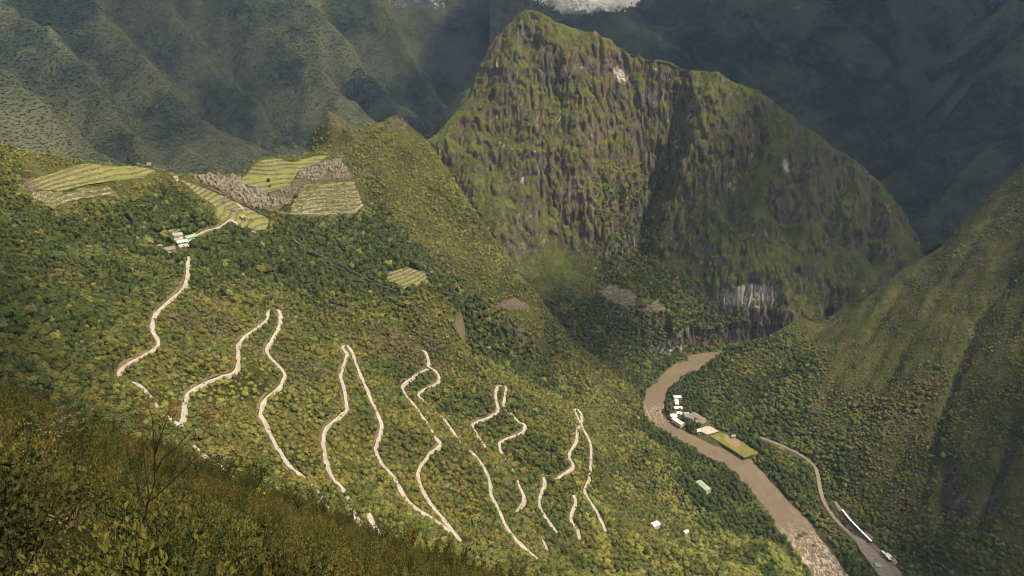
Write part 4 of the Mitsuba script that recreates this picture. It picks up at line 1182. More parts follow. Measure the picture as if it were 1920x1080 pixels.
for i, (px, py, s) in enumerate(((1502, 1004, 3.2), (1509, 1000, 2.6), (1495, 1009, 2.2), (1526, 1023, 2.4), (1233, 770, 2.0))):
    r = np.random.default_rng(900 + i)
    m = trimesh.creation.icosphere(subdivisions=3)
    v = np.array(m.vertices)
    v = v * (0.75 + 0.55 * meshkit.fbm(v * 1.3 + r.uniform(0, 40, 3), 3, i))[:, None] * [s * 1.3, s, s * 0.85]
    key = 'boulder' + (f'_{i:03d}' if i else '')
    q = atz(px, py, 0.5)
    scene[key] = mikit.ply(trimesh.Trimesh(v, m.faces, process=False), 'stone', 30, to_world=T().translate([q[0], q[1], 0.5]))
    labels[key] = {'label': 'dark boulder breaking the brown water at the bend by the white houses' if i == 4 else 'dark boulder standing in the white rapids of the river', 'category': 'boulder', **({} if i == 4 else {'group': 'boulders in the rapids'})}

# ------------------------------------------------------------------ forests and scrub
CLEAR = shapely.union_all([RUIN_AREA.buffer(10).buffer(-9)] + [OUT[k] for k in OUT] + [LODGE.buffer(-4)] + VALLEY_CLEAR).buffer(1.5)
SOFT = [CLEAR.buffer(b) for b in (0.5, 0, -1.8)]
for g in SOFT:
    shapely.prepare(g)
HARD = shapely.union_all(VALLEY_CLEAR)
shapely.prepare(HARD)


def in_clearing(x, y, r):
    k = r.integers(0, 3, len(x))
    return np.where(k == 0, shapely.contains_xy(SOFT[0], x, y), np.where(k == 1, shapely.contains_xy(SOFT[1], x, y), shapely.contains_xy(SOFT[2], x, y))) | shapely.contains_xy(HARD, x, y)


NAMES = ('olive', 'green', 'dark', 'brown', 'lime', 'far')


def plant_all(name, x, y, z, species, size, tall, big, r):
    for i in range(len(x)):
        s = size[i]
        stuff(name, f"{'bigcrown' if big[i] else 'crown'}_{NAMES[species[i]]}_{i % 3}", matrix_at(x[i], y[i], z[i] - 0.15 * s, s, s * tall[i], r.uniform(0, 6.28), r.uniform(0.72, 1.3)))


def scatter(F, area, s, seed, keep, h=5.0):
    x, y, r = jitter_grid(*area, s, seed)
    z = F(x, y)
    ok = (z >= ground_z(x, y) - 0.5) & (z > 1.0) & ~in_clearing(x, y, r) & (river_gap(x, y) > 3)
    x, y, z = x[ok], y[ok], z[ok]
    ok = keep(x, y, z, r)
    x, y, z = x[ok], y[ok], z[ok]
    ok = seen(x, y, z, h)
    return x[ok], y[ok], z[ok], r


# the road slope
def off_road(x, y, z, r):
    d, _ = road_tree.query(np.stack([x, y, z], -1))
    l, _ = link_tree.query(np.stack([x, y, z], -1))
    return (np.hypot(x, y) > 58) & (d > 2.6) & (l > 1.6)


SPUR_CREST = cKDTree(np.array(line([(-275, 1290, 0), (-230, 1235, 0), (-138, 1080, 0), (-60, 1035, 0), (10, 1020, 0)], 5))[:, :2])


def hill_zone(x, y):
    """Height of the growth from 0 (grass on the spur) to 1 (tall forest)."""
    spur = np.exp(-(SPUR_CREST.query(np.stack([x, y], -1))[0] / 38) ** 2)
    f = fb(x, y, 110, 3, 71)
    h = 0.35 + 0.9 * (f - 0.5) + 0.35 * np.clip((-x - 330) / 120, 0, 1) - 0.6 * spur + 0.9 * np.exp(-((x + 5) / 85) ** 2 - ((y - 980) / 45) ** 2) + 0.25 * np.clip((x - 180) / 100, 0, 1)
    for cx, cy, rx, ry in ((-400, 900, 110, 70), (-190, 1010, 95, 55), (-250, 960, 80, 50), (-130, 1000, 60, 40)):
        h = h + 0.7 * np.exp(-((x - cx) / rx) ** 2 - ((y - cy) / ry) ** 2)
    for cx, cy, rr in ((-345, 1332, 70), (-235, 1405, 90)):
        h = h - 1.2 * np.exp(-((x - cx) ** 2 + (y - cy) ** 2) / rr ** 2)
    h = h - 1.1 * np.exp(-((x + 620) / 75) ** 2 - ((y - 915) / 70) ** 2)             # the open shoulder left of the terraces
    d = shapely.distance(RUIN_AREA, shapely.points(x, y))
    h = h - 0.45 * np.exp(-(d / 18) ** 2)
    return np.clip(h, 0, 1)


def hill_keep(x, y, z, r):
    gx_, gy_ = hill.grad(x, y, 6)
    h = hill_zone(x, y)
    g = np.hypot(gx_, gy_)
    tip = np.minimum(np.hypot(x + 350, y - 1332), np.hypot(x + 239, y - 1403))
    return off_road(x, y, z, r) & (r.random(len(x)) < np.clip(tip / 60 - 0.1, 0.2, 1)) & (r.random(len(x)) < 0.8 + 0.2 * h) & (g < 2.2)


x, y, z, r = scatter(hill, (-800, 450, 60, 1460), 4.9, 1, hill_keep)
h = hill_zone(x, y)
a = fb(x, y, 55, 3, 77); b = fb(x, y, 22, 3, 78)
sp = np.where(h > 0.72, 2, np.where(h > 0.5, np.where(b > 0.5, 1, 2), np.where(a > 0.67, 3, np.where(b > 0.5, 0, np.where(h < 0.25, 4, 1)))))
sp = np.where((x > 80) & (a < 0.55), np.where(b > 0.52, 4, 1), sp)
sp = np.where(r.random(len(x)) < 0.08, r.integers(0, 5, len(x)), sp)
size = (1.9 + 2.2 * h) * r.lognormal(0, 0.32, len(x)).clip(0.5, 2.1)
near_road, _ = road_tree.query(np.stack([x, y, z], -1))
size = np.minimum(size, 0.9 + (near_road - 1.7) * 0.6)
under, _ = link_tree.query(np.stack([x, y, z], -1))
size = np.where((under < 7.5) & (near_road > 4.5), np.maximum(size, 3.1), size)
size = np.minimum(size, 0.9 + np.clip(np.hypot(x, y) - 58, 0, 999) / 70)
print('hill', len(x))
tall = r.uniform(0.8, 1.35, len(x))
# the 280 crowns that show largest are trees of their own, with a trunk and a crown; the rest is one forest
px, py, depth = project(np.stack([x, y, z + size], -1))
show = np.where((px > 10) & (px < 1500) & (py < 1070) & (py > 250) & (near_road > size + 2) & (np.hypot(x, y) > 300), size / depth, 0)
single = np.zeros(len(x), bool); single[np.argsort(-show)[:280]] = True
TRUNK = trimesh.creation.cone(0.13, 1.2, sections=6)
TRUNKS = mikit.ply(trimesh.util.concatenate([TRUNK] + [trimesh.creation.cone(0.06, 0.8, sections=5).apply_transform(trimesh.transformations.rotation_matrix(a, [math.cos(b), math.sin(b), 0])).apply_translation([0, 0, 0.35]) for a, b in ((0.7, 0.3), (0.8, 2.4), (0.75, 4.5))]), 'bark')
scene['bark'] = matte_rgb((0.11, 0.085, 0.06))
WORD = {0: 'olive green', 1: 'mid green', 2: 'dark green', 3: 'brownish', 4: 'bright lime'}
for q, i in enumerate(np.nonzero(single)[0]):
    key = 'tree' + (f'_{q:03d}' if q else '')
    m = matrix_at(x[i], y[i], z[i] + 0.1 * size[i], size[i], size[i] * tall[i], r.uniform(0, 6.28))
    low = matrix_at(x[i], y[i], z[i] - 0.3, size[i], size[i] * tall[i], 0.0)
    scene[key + '__crown'] = {**scene[f"bigcrown_{NAMES[sp[i]]}_{i % 3}"]['crown'], 'to_world': m}
    scene[key + '__trunk'] = {**TRUNKS, 'to_world': low}
    where = 'left of the topmost bends of the road' if px[i] < 230 and py[i] > 430 else 'between the ruins and the first road bends' if py[i] < 600 and px[i] < 560 else 'among the upper road bends' if px[i] < 620 else 'among the middle road bends' if px[i] < 900 else 'around the lowest road bends' if px[i] < 1150 else 'between the lowest road bends and the river'
    where = where if py[i] > 560 or px[i] < 560 else 'on the slope below the ruins right of the road'
    labels[key] = {'label': f'large {WORD[int(sp[i])]} tree {where}', 'category': 'tree', 'group': f'large {WORD[int(sp[i])]} trees {where}'}
o = ~single
plant_all('hillside_forest', x[o], y[o], z[o], sp[o], size[o], tall[o], np.hypot(x[o], y[o]) < 820, r)
labels['hillside_forest'] = {'label': 'dense green and olive bushes and trees covering the slope around the zigzag road', 'category': 'forest', 'kind': 'stuff'}

# valley floor and the hill on the right
x, y, z, r = scatter(floor_f, (100, 720, 540, 1330), 6.0, 2, lambda x, y, z, r: np.ones(len(x), bool), 8)
print('floor', len(x))
b = fb(x, y, 30, 3, 79)
plant_all('riverside_forest', x, y, z, np.where(b > 0.58, 1, 2), r.uniform(2.6, 4.8, len(x)), r.uniform(1, 1.5, len(x)), np.ones(len(x), bool), r)
labels['riverside_forest'] = {'label': 'dark green forest along both banks of the brown river', 'category': 'forest', 'kind': 'stuff'}


def bank_h(x, y, z):
    foot = np.clip(1 - (z - 25) / 90, 0, 1)
    return np.clip(foot * 1.0 + (fb(x, y, 90, 3, 81) - 0.55) * 1.6, 0, 1)


def bank_keep(x, y, z, r):
    g = np.hypot(*bank.grad(x, y, 6))
    return (r.random(len(x)) < 0.72 - 0.12 * bank_h(x, y, z)) & (g < 2.0)


x, y, z, r = scatter(bank, (330, 1300, 480, 1450), 3.7, 3, bank_keep)
h = bank_h(x, y, z)
b = fb(x, y, 35, 3, 82)
sp = np.where(h > 0.55, np.where(b > 0.55, 1, 2), np.where(b > 0.66, 3, np.where(b > 0.52, 0, 1)))
sp = np.where(r.random(len(x)) < 0.15, r.integers(0, 3, len(x)), sp)
print('bank', len(x))
plant_all('hill_scrub', x, y, z, sp, (1.15 + 2.3 * h) * r.lognormal(0, 0.3, len(x)).clip(0.5, 2), r.uniform(0.6, 1.1, len(x)), h > 0.85, r)
labels['hill_scrub'] = {'label': 'low olive and brown scrub with trees at its foot on the dark hill right of the river', 'category': 'scrub', 'kind': 'stuff'}

# the peak: forest in the gully and at the foot, scrub on ledges, little on the cliffs
v, f = np.array(PEAK_MESH.vertices), np.array(PEAK_MESH.faces)
tri = v[f]
nrm = np.cross(tri[:, 1] - tri[:, 0], tri[:, 2] - tri[:, 0])
area = np.linalg.norm(nrm, axis=1) / 2
nz = nrm[:, 2] / (2 * area + 1e-9)
cen = tri.mean(1)
gully = np.exp(-((cen[:, 0] - 255) / 75) ** 2) * np.clip((430 - cen[:, 2]) / 160, 0, 1) + np.clip((170 - cen[:, 2]) / 90, 0, 1) * np.clip((620 - cen[:, 0]) / 250, 0.35, 1)
gully = np.clip(gully + (meshkit.fbm(cen / 60, 3, 88) - 0.5) * 0.7, 0, 1)
want = area * np.clip((nz - 0.20) / 0.25, 0, 1) * (0.032 + 0.008 * gully) * (cen[:, 2] > 3) * (cen[:, 1] < 1660)
r = np.random.default_rng(90)
n = r.poisson(want)
i = np.repeat(np.arange(len(f)), n)
u, w = r.random((2, len(i), 1)); flip = u + w > 1; u, w = np.where(flip, 1 - u, u), np.where(flip, 1 - w, w)
p = tri[i, 0] + u * (tri[i, 1] - tri[i, 0]) + w * (tri[i, 2] - tri[i, 0])
ok = seen(p[:, 0], p[:, 1], p[:, 2], 4, slack=8) & ~in_clearing(p[:, 0], p[:, 1], r) & (river_gap(p[:, 0], p[:, 1]) > 3)
p, h, k = p[ok], gully[i][ok], nz[i][ok]
b = meshkit.fbm(p / 45, 3, 91)
sp = np.where(h > 0.5, np.where(b > 0.6, 1, 2), np.where(b > 0.55, 0, np.where(b > 0.43, 1, 3)))
sp = np.where(r.random(len(p)) < 0.2, r.integers(0, 5, len(p)), sp)
print('peak', len(p))
plant_all('peak_scrub', p[:, 0], p[:, 1], p[:, 2], sp, (0.9 + 2.9 * h) * r.uniform(0.7, 1.4, len(p)), r.uniform(0.6, 1.2, len(p)), np.zeros(len(p), bool), r)
labels['peak_scrub'] = {'label': 'green scrub and gully forest growing on the steep rocky peak', 'category': 'scrub', 'kind': 'stuff'}

# far slopes
for F, area_, seed in ((far_l, (-2600, 600, 1600, 3800), 5), (far_r, (0, 2900, 1700, 3950), 6)):
    x, y, r = jitter_grid(*area_, 8.0, seed)
    z = F(x, y)
    ok = (F(x, y) >= np.where(far_l.inside(x, y), far_l(x, y), -1e9) - 0.5) & (F(x, y) >= np.where(far_r.inside(x, y), far_r(x, y), -1e9) - 0.5) & (z > ground_z(x, y))
    x, y, z = x[ok], y[ok], z[ok]
    FIELDS['far'] = F
    ok = seen(x, y, z, 10, slack=25)
    del FIELDS['far']
    x, y, z = x[ok], y[ok], z[ok]
    f = fb(x, y, 160, 3, 95)
    ok = r.random(len(x)) < (1.0 if F is far_l else np.clip(0.75 + (f - 0.4) * 2, 0.4, 1))
    x, y, z = x[ok], y[ok], z[ok]
    print('far', len(x), flush=True)
    sp = np.full(len(x), 5)
    plant_all('far_forest', x, y, z, sp, r.uniform(2.8, 5.2, len(x)) * (1.25 if F is far_l else 1), r.uniform(0.5, 0.9, len(x)) * (0.5 if F is far_l else 1), np.zeros(len(x), bool), r)
labels['far_forest'] = {'label': 'dark forest on the hazy mountainsides in the background', 'category': 'forest', 'kind': 'stuff'}

# low shrubs that fill the gaps between the trees
x, y, z, r = scatter(hill, (-800, 450, 60, 1460), 5.6, 11, lambda x, y, z, r: off_road(x, y, z, r) & (np.hypot(x, y) > 120) & (r.random(len(x)) < np.clip(np.minimum(np.hypot(x + 350, y - 1332), np.hypot(x + 239, y - 1403)) / 60, 0.35, 0.8)), 3)
b = fb(x, y, 30, 3, 83)
sp = np.where(b > 0.6, 3, np.where(b > 0.5, 4, np.where(b > 0.4, 0, 1)))
plant_all('hillside_forest', x, y, z, sp, r.uniform(0.7, 1.5, len(x)), r.uniform(0.7, 1.8, len(x)), np.zeros(len(x), bool), r)

# two trees on the lawns and some beside the lodge
for q, (px_, py_, s_, text) in enumerate(((505, 348, 3.6, 'lone dark tree on the upper central lawn of the ruins'), (507, 358, 2.6, 'small dark tree on the lower central lawn of the ruins'), (556, 372, 4.2, 'dark tree at the left end of the fan of narrow terraces'), (345, 436, 5.0, 'big dark tree behind the green lodge roofs'),
                                          (329, 478, 4.4, 'round olive tree in front of the broad grey lodge hall'), (372, 457, 4.6, 'round tree right of the lodge yard'))):
    h_ = hill.hit(px_, py_)
    zz = float(top_z(h_[0], h_[1])[0])
    key = f'tree_{280 + q:03d}'
    scene[key + '__crown'] = {**scene[f"bigcrown_{('dark', 'dark', 'dark', 'green', 'olive', 'green')[q]}_{q % 3}"]['crown'], 'to_world': matrix_at(h_[0], h_[1], zz + 0.5, s_, s_ * 1.1, q)}
    scene[key + '__trunk'] = {**TRUNKS, 'to_world': matrix_at(h_[0], h_[1], zz - 0.3, s_, s_, q)}
    labels[key] = {'label': text, 'category': 'tree'}

# ------------------------------------------------------------------ the slope at the camera's feet
def near_z(x, y):
    x, y = np.asarray(x, float), np.asarray(y, float)
    base_ = 697.6 - A_ * y - B_ * x - 0.004 * np.clip(y - 25, 0, 60) ** 2
    return base_ + (fb(x, y, 9, 3, 201) - 0.5) * 1.3 + (fb(x, y, 2.0, 3, 202) - 0.5) * 0.35 - 0.9 * np.exp(-(x * x + y * y) / 6.0)


nf = Field([(-60, -8, 0), (40, -8, 0), (-60, 66, 0), (40, 66, 0)], -60, 40, -8, 66, 0.4, 0)
nf.z = near_z(nf.gx, nf.gy) + 0.25
edge = np.minimum(np.minimum(nf.gx + 60, 40 - nf.gx), np.minimum(66 - nf.gy, nf.gy + 8))
nf.z -= np.clip(1 - edge / 6, 0, 1) * 1.5


def soil_fn(p, n, uv):
    a = fbm(p.x * 0.8, p.y * 0.8, p.z * 0.8, 4)
    return mix((0.022, 0.022, 0.010), (0.075, 0.070, 0.028), a)


scene['soil'] = matte(soil_fn)
struct('near_slope', nf.mesh(), 'soil', 'dark overgrown slope at the feet of the photographer')


def leafy(colour, back=0.35):
    c = [float(v) for v in colour]

    def fn(p, n, uv):
        a = noise(p.x * 0.7, p.y * 0.7, p.z * 0.7)
        b = noise(p.x * 9, p.y * 9, p.z * 9)
        k = 0.45 + 0.55 * a + 0.5 * b
        return mi.Color3f(c[0] * (0.7 + 0.6 * a), c[1], c[2]) * k
    return {'type': 'twosided', 'bsdf': {'type': 'diffuse', 'reflectance': proc(fn)}}


scene['shrub_leaf'] = leafy((0.185, 0.190, 0.048))
scene['shrub_dark'] = leafy((0.095, 0.112, 0.034))
scene['shrub_red'] = leafy((0.160, 0.115, 0.052))
scene['dry_stem'] = leafy((0.30, 0.24, 0.15))
scene['grass_blade'] = leafy((0.21, 0.20, 0.07))
scene['twig'] = leafy((0.085, 0.060, 0.040))
scene['flower_yellow'] = matte_rgb((0.75, 0.50, 0.04))
scene['flower_pale'] = leafy((0.36, 0.30, 0.20))


def tube(points, r0, r1, sides=4):
    p = np.asarray(points, float)
    t = np.gradient(p, axis=0); t /= np.linalg.norm(t, axis=1, keepdims=True) + 1e-9
    a = np.cross(t, np.where(np.abs(t[:, 2:]) < 0.9, [0, 0, 1.0], [1.0, 0, 0])); a /= np.linalg.norm(a, axis=1, keepdims=True) + 1e-9
    b = np.cross(t, a)
    ang = np.arange(sides) * 2 * np.pi / sides
    rad = np.linspace(r0, r1, len(p))[:, None, None]
    v = (p[:, None] + rad * (np.cos(ang)[None, :, None] * a[:, None] + np.sin(ang)[None, :, None] * b[:, None])).reshape(-1, 3)
    i, j = np.meshgrid(np.arange(len(p) - 1), np.arange(sides), indexing='ij')
    q = np.stack([i * sides + j, i * sides + (j + 1) % sides, (i + 1) * sides + (j + 1) % sides, (i + 1) * sides + j], -1).reshape(-1, 4)
    return v, np.vstack([q[:, [0, 1, 2]], q[:, [0, 2, 3]]])


def join(parts):
    at_, V, F_ = 0, [], []
    for v, f in parts:
        V.append(v); F_.append(np.asarray(f) + at_); at_ += len(v)
    return np.vstack(V), np.vstack(F_)


def leaves_at(p, d, length, width, r):
    """One folded leaf (two triangles) per point, along the direction d."""
    n = len(p)
    d = d / np.linalg.norm(d, axis=1, keepdims=True)
    s = np.cross(d, unit(n, r)); s /= np.linalg.norm(s, axis=1, keepdims=True)
    L = (length * r.uniform(0.6, 1.3, n))[:, None]; W = width * L / length
    mid = p + d * L * 0.5
    up = np.cross(s, d) * W * 0.35
    v = np.stack([p, mid + s * W + up, p + d * L, mid - s * W + up], 1).reshape(-1, 3)
    k = np.arange(n) * 4
    return v, np.vstack([np.stack([k, k + 1, k + 2], -1), np.stack([k, k + 2, k + 3], -1)])


def shrub(seed, n_stem, height, leaf_l, leaf_w, per, spread):
    """Stems that fork from one root, leaves all along their upper part: (stems, leaves)."""
    r = np.random.default_rng(seed)
    st, lp, ld = [], [], []
    for k in range(n_stem):
        a, e = r.uniform(0, 6.28), r.uniform(0.1, 1.0) ** 0.7 * spread
        tip = np.array([math.cos(a) * e, math.sin(a) * e, height * r.uniform(0.6, 1.0) * (1 - 0.25 * e)])
        bend = np.array([math.cos(a) * e * 0.7, math.sin(a) * e * 0.7, tip[2] * 0.4])
        t = np.linspace(0, 1, 5)[:, None]
        c = 2 * t * (1 - t) * bend + t * t * tip
        c = c + np.cumsum(r.normal(size=c.shape) * 0.02, 0) * (t > 0)
        st.append(tube(c, 0.012, 0.004, 3))
        u = r.uniform(0.3, 1.0, per)
        base_ = np.stack([np.interp(u, t[:, 0], c[:, q]) for q in range(3)], -1)
        tan = tip / np.linalg.norm(tip)
        lp.append(base_ + r.normal(size=(per, 3)) * 0.03)
        ld.append(unit(per, r) * 0.9 + tan * 0.9 + [0, 0, 0.3])
    return join(st), leaves_at(np.vstack(lp), np.vstack(ld), leaf_l, leaf_w, r)


def tuft(seed, n, length, lean):
    r = np.random.default_rng(seed)
    parts = []
    for k in range(n):
        a, b = r.uniform(0, 6.28), r.uniform(0.15, 1) * lean
        L = length * r.uniform(0.5, 1.1)
        t = np.linspace(0, 1, 5)[:, None]
        c = np.array([math.cos(a), math.sin(a), 0]) * (0.05 + b * L * t**2) + np.array([0, 0, 1]) * L * (t - 0.35 * b * t**2)
        s = np.array([-math.sin(a), math.cos(a), 0]) * 0.012 * (1 - t) ** 0.6
        v = np.vstack([c - s, c + s])
        i = np.arange(4)
        parts.append((v, np.vstack([np.stack([i, i + 1, i + 6], -1), np.stack([i, i + 6, i + 5], -1)])))
    return join(parts)


PLANTS = {}
for i in range(3):
    PLANTS[f'broad_{i}'] = (shrub(400 + i, 20, 1.0, 0.055, 0.015, 64, 0.55), 'shrub_leaf')
    PLANTS[f'heath_{i}'] = (shrub(410 + i, 24, 0.75, 0.04, 0.010, 56, 0.5), ('shrub_leaf', 'shrub_dark', 'shrub_leaf' if i == 2 else 'shrub_red')[i])
    PLANTS[f'dark_{i}'] = (shrub(420 + i, 20, 1.1, 0.05, 0.018, 64, 0.65), 'shrub_dark')
for k, ((st, lv), mat) in PLANTS.items():
    scene['near_' + k] = {'type': 'shapegroup', 'stem': mikit.ply(st, 'twig'), 'leaves': mikit.ply(lv, mat)}
for i in range(3):
    scene[f'near_tuft_{i}'] = {'type': 'shapegroup', 'blades': mikit.ply(tuft(430 + i, 34, 0.75, 0.9), ('grass_blade', 'grass_blade', 'dry_stem')[i])}

# ground cover: everything too mixed to count
x, y, r = jitter_grid(-58, 34, 0.6, 64, 0.62, 203)
z = near_z(x, y) + 0.25
px, py, d = project(np.stack([x, y, z + 0.4], -1))
dist = np.hypot(x, y)
thin = np.clip((16 / np.maximum(dist, 1e-3)) ** 0.8, 0.32, 1)
ok = (d > 0.8) & (px > -160) & (px < 1500) & (py > 500) & (py < 1500) & (r.random(len(x)) < thin) & (dist > 2.3)
x, y, z, thin = x[ok], y[ok], z[ok], thin[ok]
f, g2 = fb(x, y, 5, 3, 204), fb(x, y, 11, 2, 205)
kind = np.where(f > 0.60, 2, np.where(g2 > 0.46, 0, 1))
kind = np.where(r.random(len(x)) < 0.22, 3, kind)
kind = np.where(r.random(len(x)) < 0.15, r.integers(0, 3, len(x)), kind)
for i in range(len(x)):
    s = r.uniform(0.55, 1.15) * (1 + 0.25 * (1 - thin[i]) / 0.7) * (0.8 if kind[i] == 3 else 1)
    stuff('undergrowth', f"near_{('broad', 'heath', 'dark', 'tuft')[kind[i]]}_{i % 3}", matrix_at(x[i], y[i], z[i] - 0.08, s, s * r.uniform(0.8, 1.2), r.uniform(0, 6.28)))
print('undergrowth', len(x))
labels['undergrowth'] = {'label': 'tangled dark green undergrowth of heath and grass filling the near slope at the lower left', 'category': 'undergrowth', 'kind': 'stuff'}


def near_point(px, py):
    """Where a photo pixel's sight line meets the near slope."""
    Y = np.geomspace(0.8, 64, 3000)
    v = (540 - py) / FPX
    x = (px - 960) / FPX / (v * SP + CP) * Y
    z = EYE[2] - Y * slope(py)
    k = np.nonzero(z < near_z(x, Y) + 0.25)[0]
    k = k[0] if len(k) else len(Y) - 1
    return np.array([x[k], Y[k], near_z(x[k], Y[k]) + 0.25])


# single plants that stand out
def plant(key, group, p, s, label, category, tall=1.0):
    for name in [q for q in scene[group] if q != 'type']:
        scene[f'{key}__{name}'] = {**scene[group][name], 'to_world': T().translate([p[0], p[1], p[2] - 0.05]).rotate([0, 0, 1], 40 * s).scale([s, s, s * tall])}
    labels[key] = {'label': label, 'category': category}


# the tall dead stalk
def stalk():
    root = near_point(258, 1100)
    dist = root[1]

    def up(px, py, extra=0.0):
        return at(px, py, dist + extra)
    main = [up(255, 1090), up(258, 1040, .02), up(268, 980, .03), up(274, 955, .04), up(280, 935, .05)]
    br = [[(274, 955), (262, 930), (254, 900), (250, 872), (246, 845)], [(280, 935), (276, 905), (272, 875), (266, 820), (266, 788)], [(280, 935), (290, 905), (289, 860), (293, 830), (308, 785), (322, 762)],
          [(280, 940), (300, 925), (325, 900), (350, 875), (378, 850)], [(289, 890), (305, 860), (330, 840), (355, 812), (392, 780)], [(292, 850), (300, 820), (312, 790), (318, 765)], [(290, 880), (289, 830), (285, 780), (276, 750)]]
    scene['dead_stalk__stem'] = mikit.ply(tube(main, 0.012, 0.008, 6), 'twig')
    r = np.random.default_rng(5)
    for i, b in enumerate(br):
        off = r.uniform(-0.25, 0.25)
        pts = [up(px, py, off * k / len(b)) for k, (px, py) in enumerate(b)]
        scene['dead_stalk__branch' + (f'_{i:03d}' if i else '')] = mikit.ply(tube(pts, 0.006, 0.0025, 5), 'twig')
        tip = pts[-1]
        heads = []
        for j in range(16):
            c = tip + r.normal(size=3) * [0.05, 0.05, 0.035]
            heads.append(tube([tip, c], 0.002, 0.001, 3))
            heads.append(leaves_at(np.repeat(c[None], 5, 0), unit(5, r) + [0, 0, .5], 0.022, 0.006, r))
        scene['dead_stalk__seed_head' + (f'_{i:03d}' if i else '')] = mikit.ply(join(heads), 'shrub_red')
    labels['dead_stalk'] = {'label': 'tall bare brown stalk with thin forking branches and dry seed heads at the lower left', 'category': 'plant'}


stalk()
for i, (px, py, s, g, lab) in enumerate((
        (145, 872, 1.5, 'near_dark_0', 'big dark leaved bush on the left with pale dry flower heads'),
        (60, 905, 1.1, 'near_broad_0', 'bright green leafy bush at the left edge below the dark bush'),
        (20, 800, 1.3, 'near_broad_1', 'yellow green bush high on the left edge of the picture'),
        (470, 925, 1.6, 'near_dark_1', 'dark bush standing up against the road slope right of the dead stalk'),
        (600, 960, 1.8, 'near_dark_2', 'dark bush on the edge of the near slope above the bottom middle'),
        (850, 1065, 1.6, 'near_dark_0', 'dark bush at the right end of the near slope beside the lowest road bends'),
        (410, 1040, 1.0, 'near_broad_2', 'green leafy bush right of the foot of the dead stalk'),
        (720, 1040, 1.4, 'near_heath_0', 'small leaved heath bush in the bottom middle'))):
    plant('bush' + (f'_{i:03d}' if i else ''), g, near_point(px, py), s, lab, 'bush', 1.1)
def rim_point(px):
    """The point of the near slope that stands out against the slope beyond, in the direction of a photo column."""
    Y = np.linspace(10, 44, 400)
    x = (px - 960) / FPX / 0.80 * Y
    z = near_z(x, Y) + 0.25
    k = np.argmax((z - EYE[2]) / Y)
    return np.array([x[k], Y[k], z[k]])


for i, (px, s) in enumerate(((60, 1.5), (150, 1.3), (230, 1.7), (300, 1.4), (360, 1.9), (420, 2.2), (470, 2.6), (530, 1.8), (590, 2.3), (640, 2.8), (700, 2.0), (750, 2.7), (800, 2.2), (850, 2.8), (905, 2.4), (950, 2.8), (1000, 2.5), (1050, 2.8))):
    plant(f'bush_{i + 8:03d}', ('near_dark_1', 'near_broad_0', 'near_dark_0', 'near_dark_2', 'near_broad_2')[i % 5], rim_point(px), s, 'leafy bush on the upper rim of the near slope in front of the road slope', 'bush', 0.9)
    labels[f'bush_{i + 8:03d}']['group'] = 'bushes along the rim of the near slope'
# pale flower heads on the big dark bush, yellow flowers near the bottom edge
p = near_point(145, 872)
r = np.random.default_rng(77)
hp = p + np.stack([r.normal(0, 0.55, 60), r.normal(0, 0.45, 60), 1.25 + r.uniform(0, 0.5, 60)], -1)
scene['bush__flower_head'] = mikit.ply(leaves_at(np.repeat(hp, 12, 0) + r.normal(size=(720, 3)) * 0.03, unit(720, r) + [0, 0, .6], 0.05, 0.012, r), 'flower_pale')
for i, (px, py) in enumerate(((206, 1072), (216, 1068), (212, 1078), (485, 918), (495, 925), (520, 915), (478, 988))):
    p = near_point(px, py + 40)
    c = at(px, py, p[1])
    key = 'yellow_flower' + (f'_{i:03d}' if i else '')
    scene[key + '__stem'] = mikit.ply(tube([p, (p + c) / 2 + [0.01, 0, 0], c], 0.003, 0.002, 4), 'twig')
    n = 40
    scene[key + '__petal'] = mikit.ply(leaves_at(c + r.normal(size=(n, 3)) * 0.022 * min(2, max(1, p[1] / 4)), unit(n, r) + [0, -.4, .6], 0.02 * min(2, max(1, p[1] / 5)), 0.008 * min(2, max(1, p[1] / 5)), r), 'flower_yellow')
    labels[key] = {'label': ('small yellow flower at the bottom edge left of the dead stalk' if i < 3 else 'yellow flower cluster on the rim of the near slope right of the dead stalk'), 'category': 'flower', 'group': 'yellow flowers at the bottom edge' if i < 3 else 'yellow flowers on the rim of the near slope'}
# long pale grass stems arching out of the undergrowth
for i, (px, py, tx, ty) in enumerate(((128, 1085, 175, 995), (60, 1055, 140, 985), (0, 870, 30, 800), (195, 1050, 200, 965), (330, 1045, 450, 975), (380, 1010, 430, 950), (420, 1060, 500, 1010), (30, 1000, 70, 930), (650, 1050, 680, 985), (560, 1000, 600, 930))):
    p = near_point(px, py)
    c = at(tx, ty, p[1] + 0.05)
    m = (p + c) / 2 + [-0.03 * p[1] / 3, 0, 0.06 * p[1] / 3]
    t = np.linspace(0, 1, 8)[:, None]
    key = 'grass_stem' + (f'_{i:03d}' if i else '')
    scene[key] = mikit.ply(tube((1 - t) ** 2 * p + 2 * t * (1 - t) * m + t * t * c, 0.0035, 0.0015, 4), 'dry_stem')
    labels[key] = {'label': 'long pale grass stem ' + ('left of the foot of the dead stalk', 'at the bottom left corner leaning right', 'at the left edge under the dark bush', 'just left of the dead stalk, nearly upright', 'right of the dead stalk leaning far to the right', 'right of the dead stalk, short and steep', 'furthest right of those beside the dead stalk', 'at the left edge halfway down the near slope', 'in the bottom middle of the near slope', 'on the near rim beside the lowest road stubs')[i], 'category': 'grass stem', 'group': 'long pale grass stems on the near slope'}

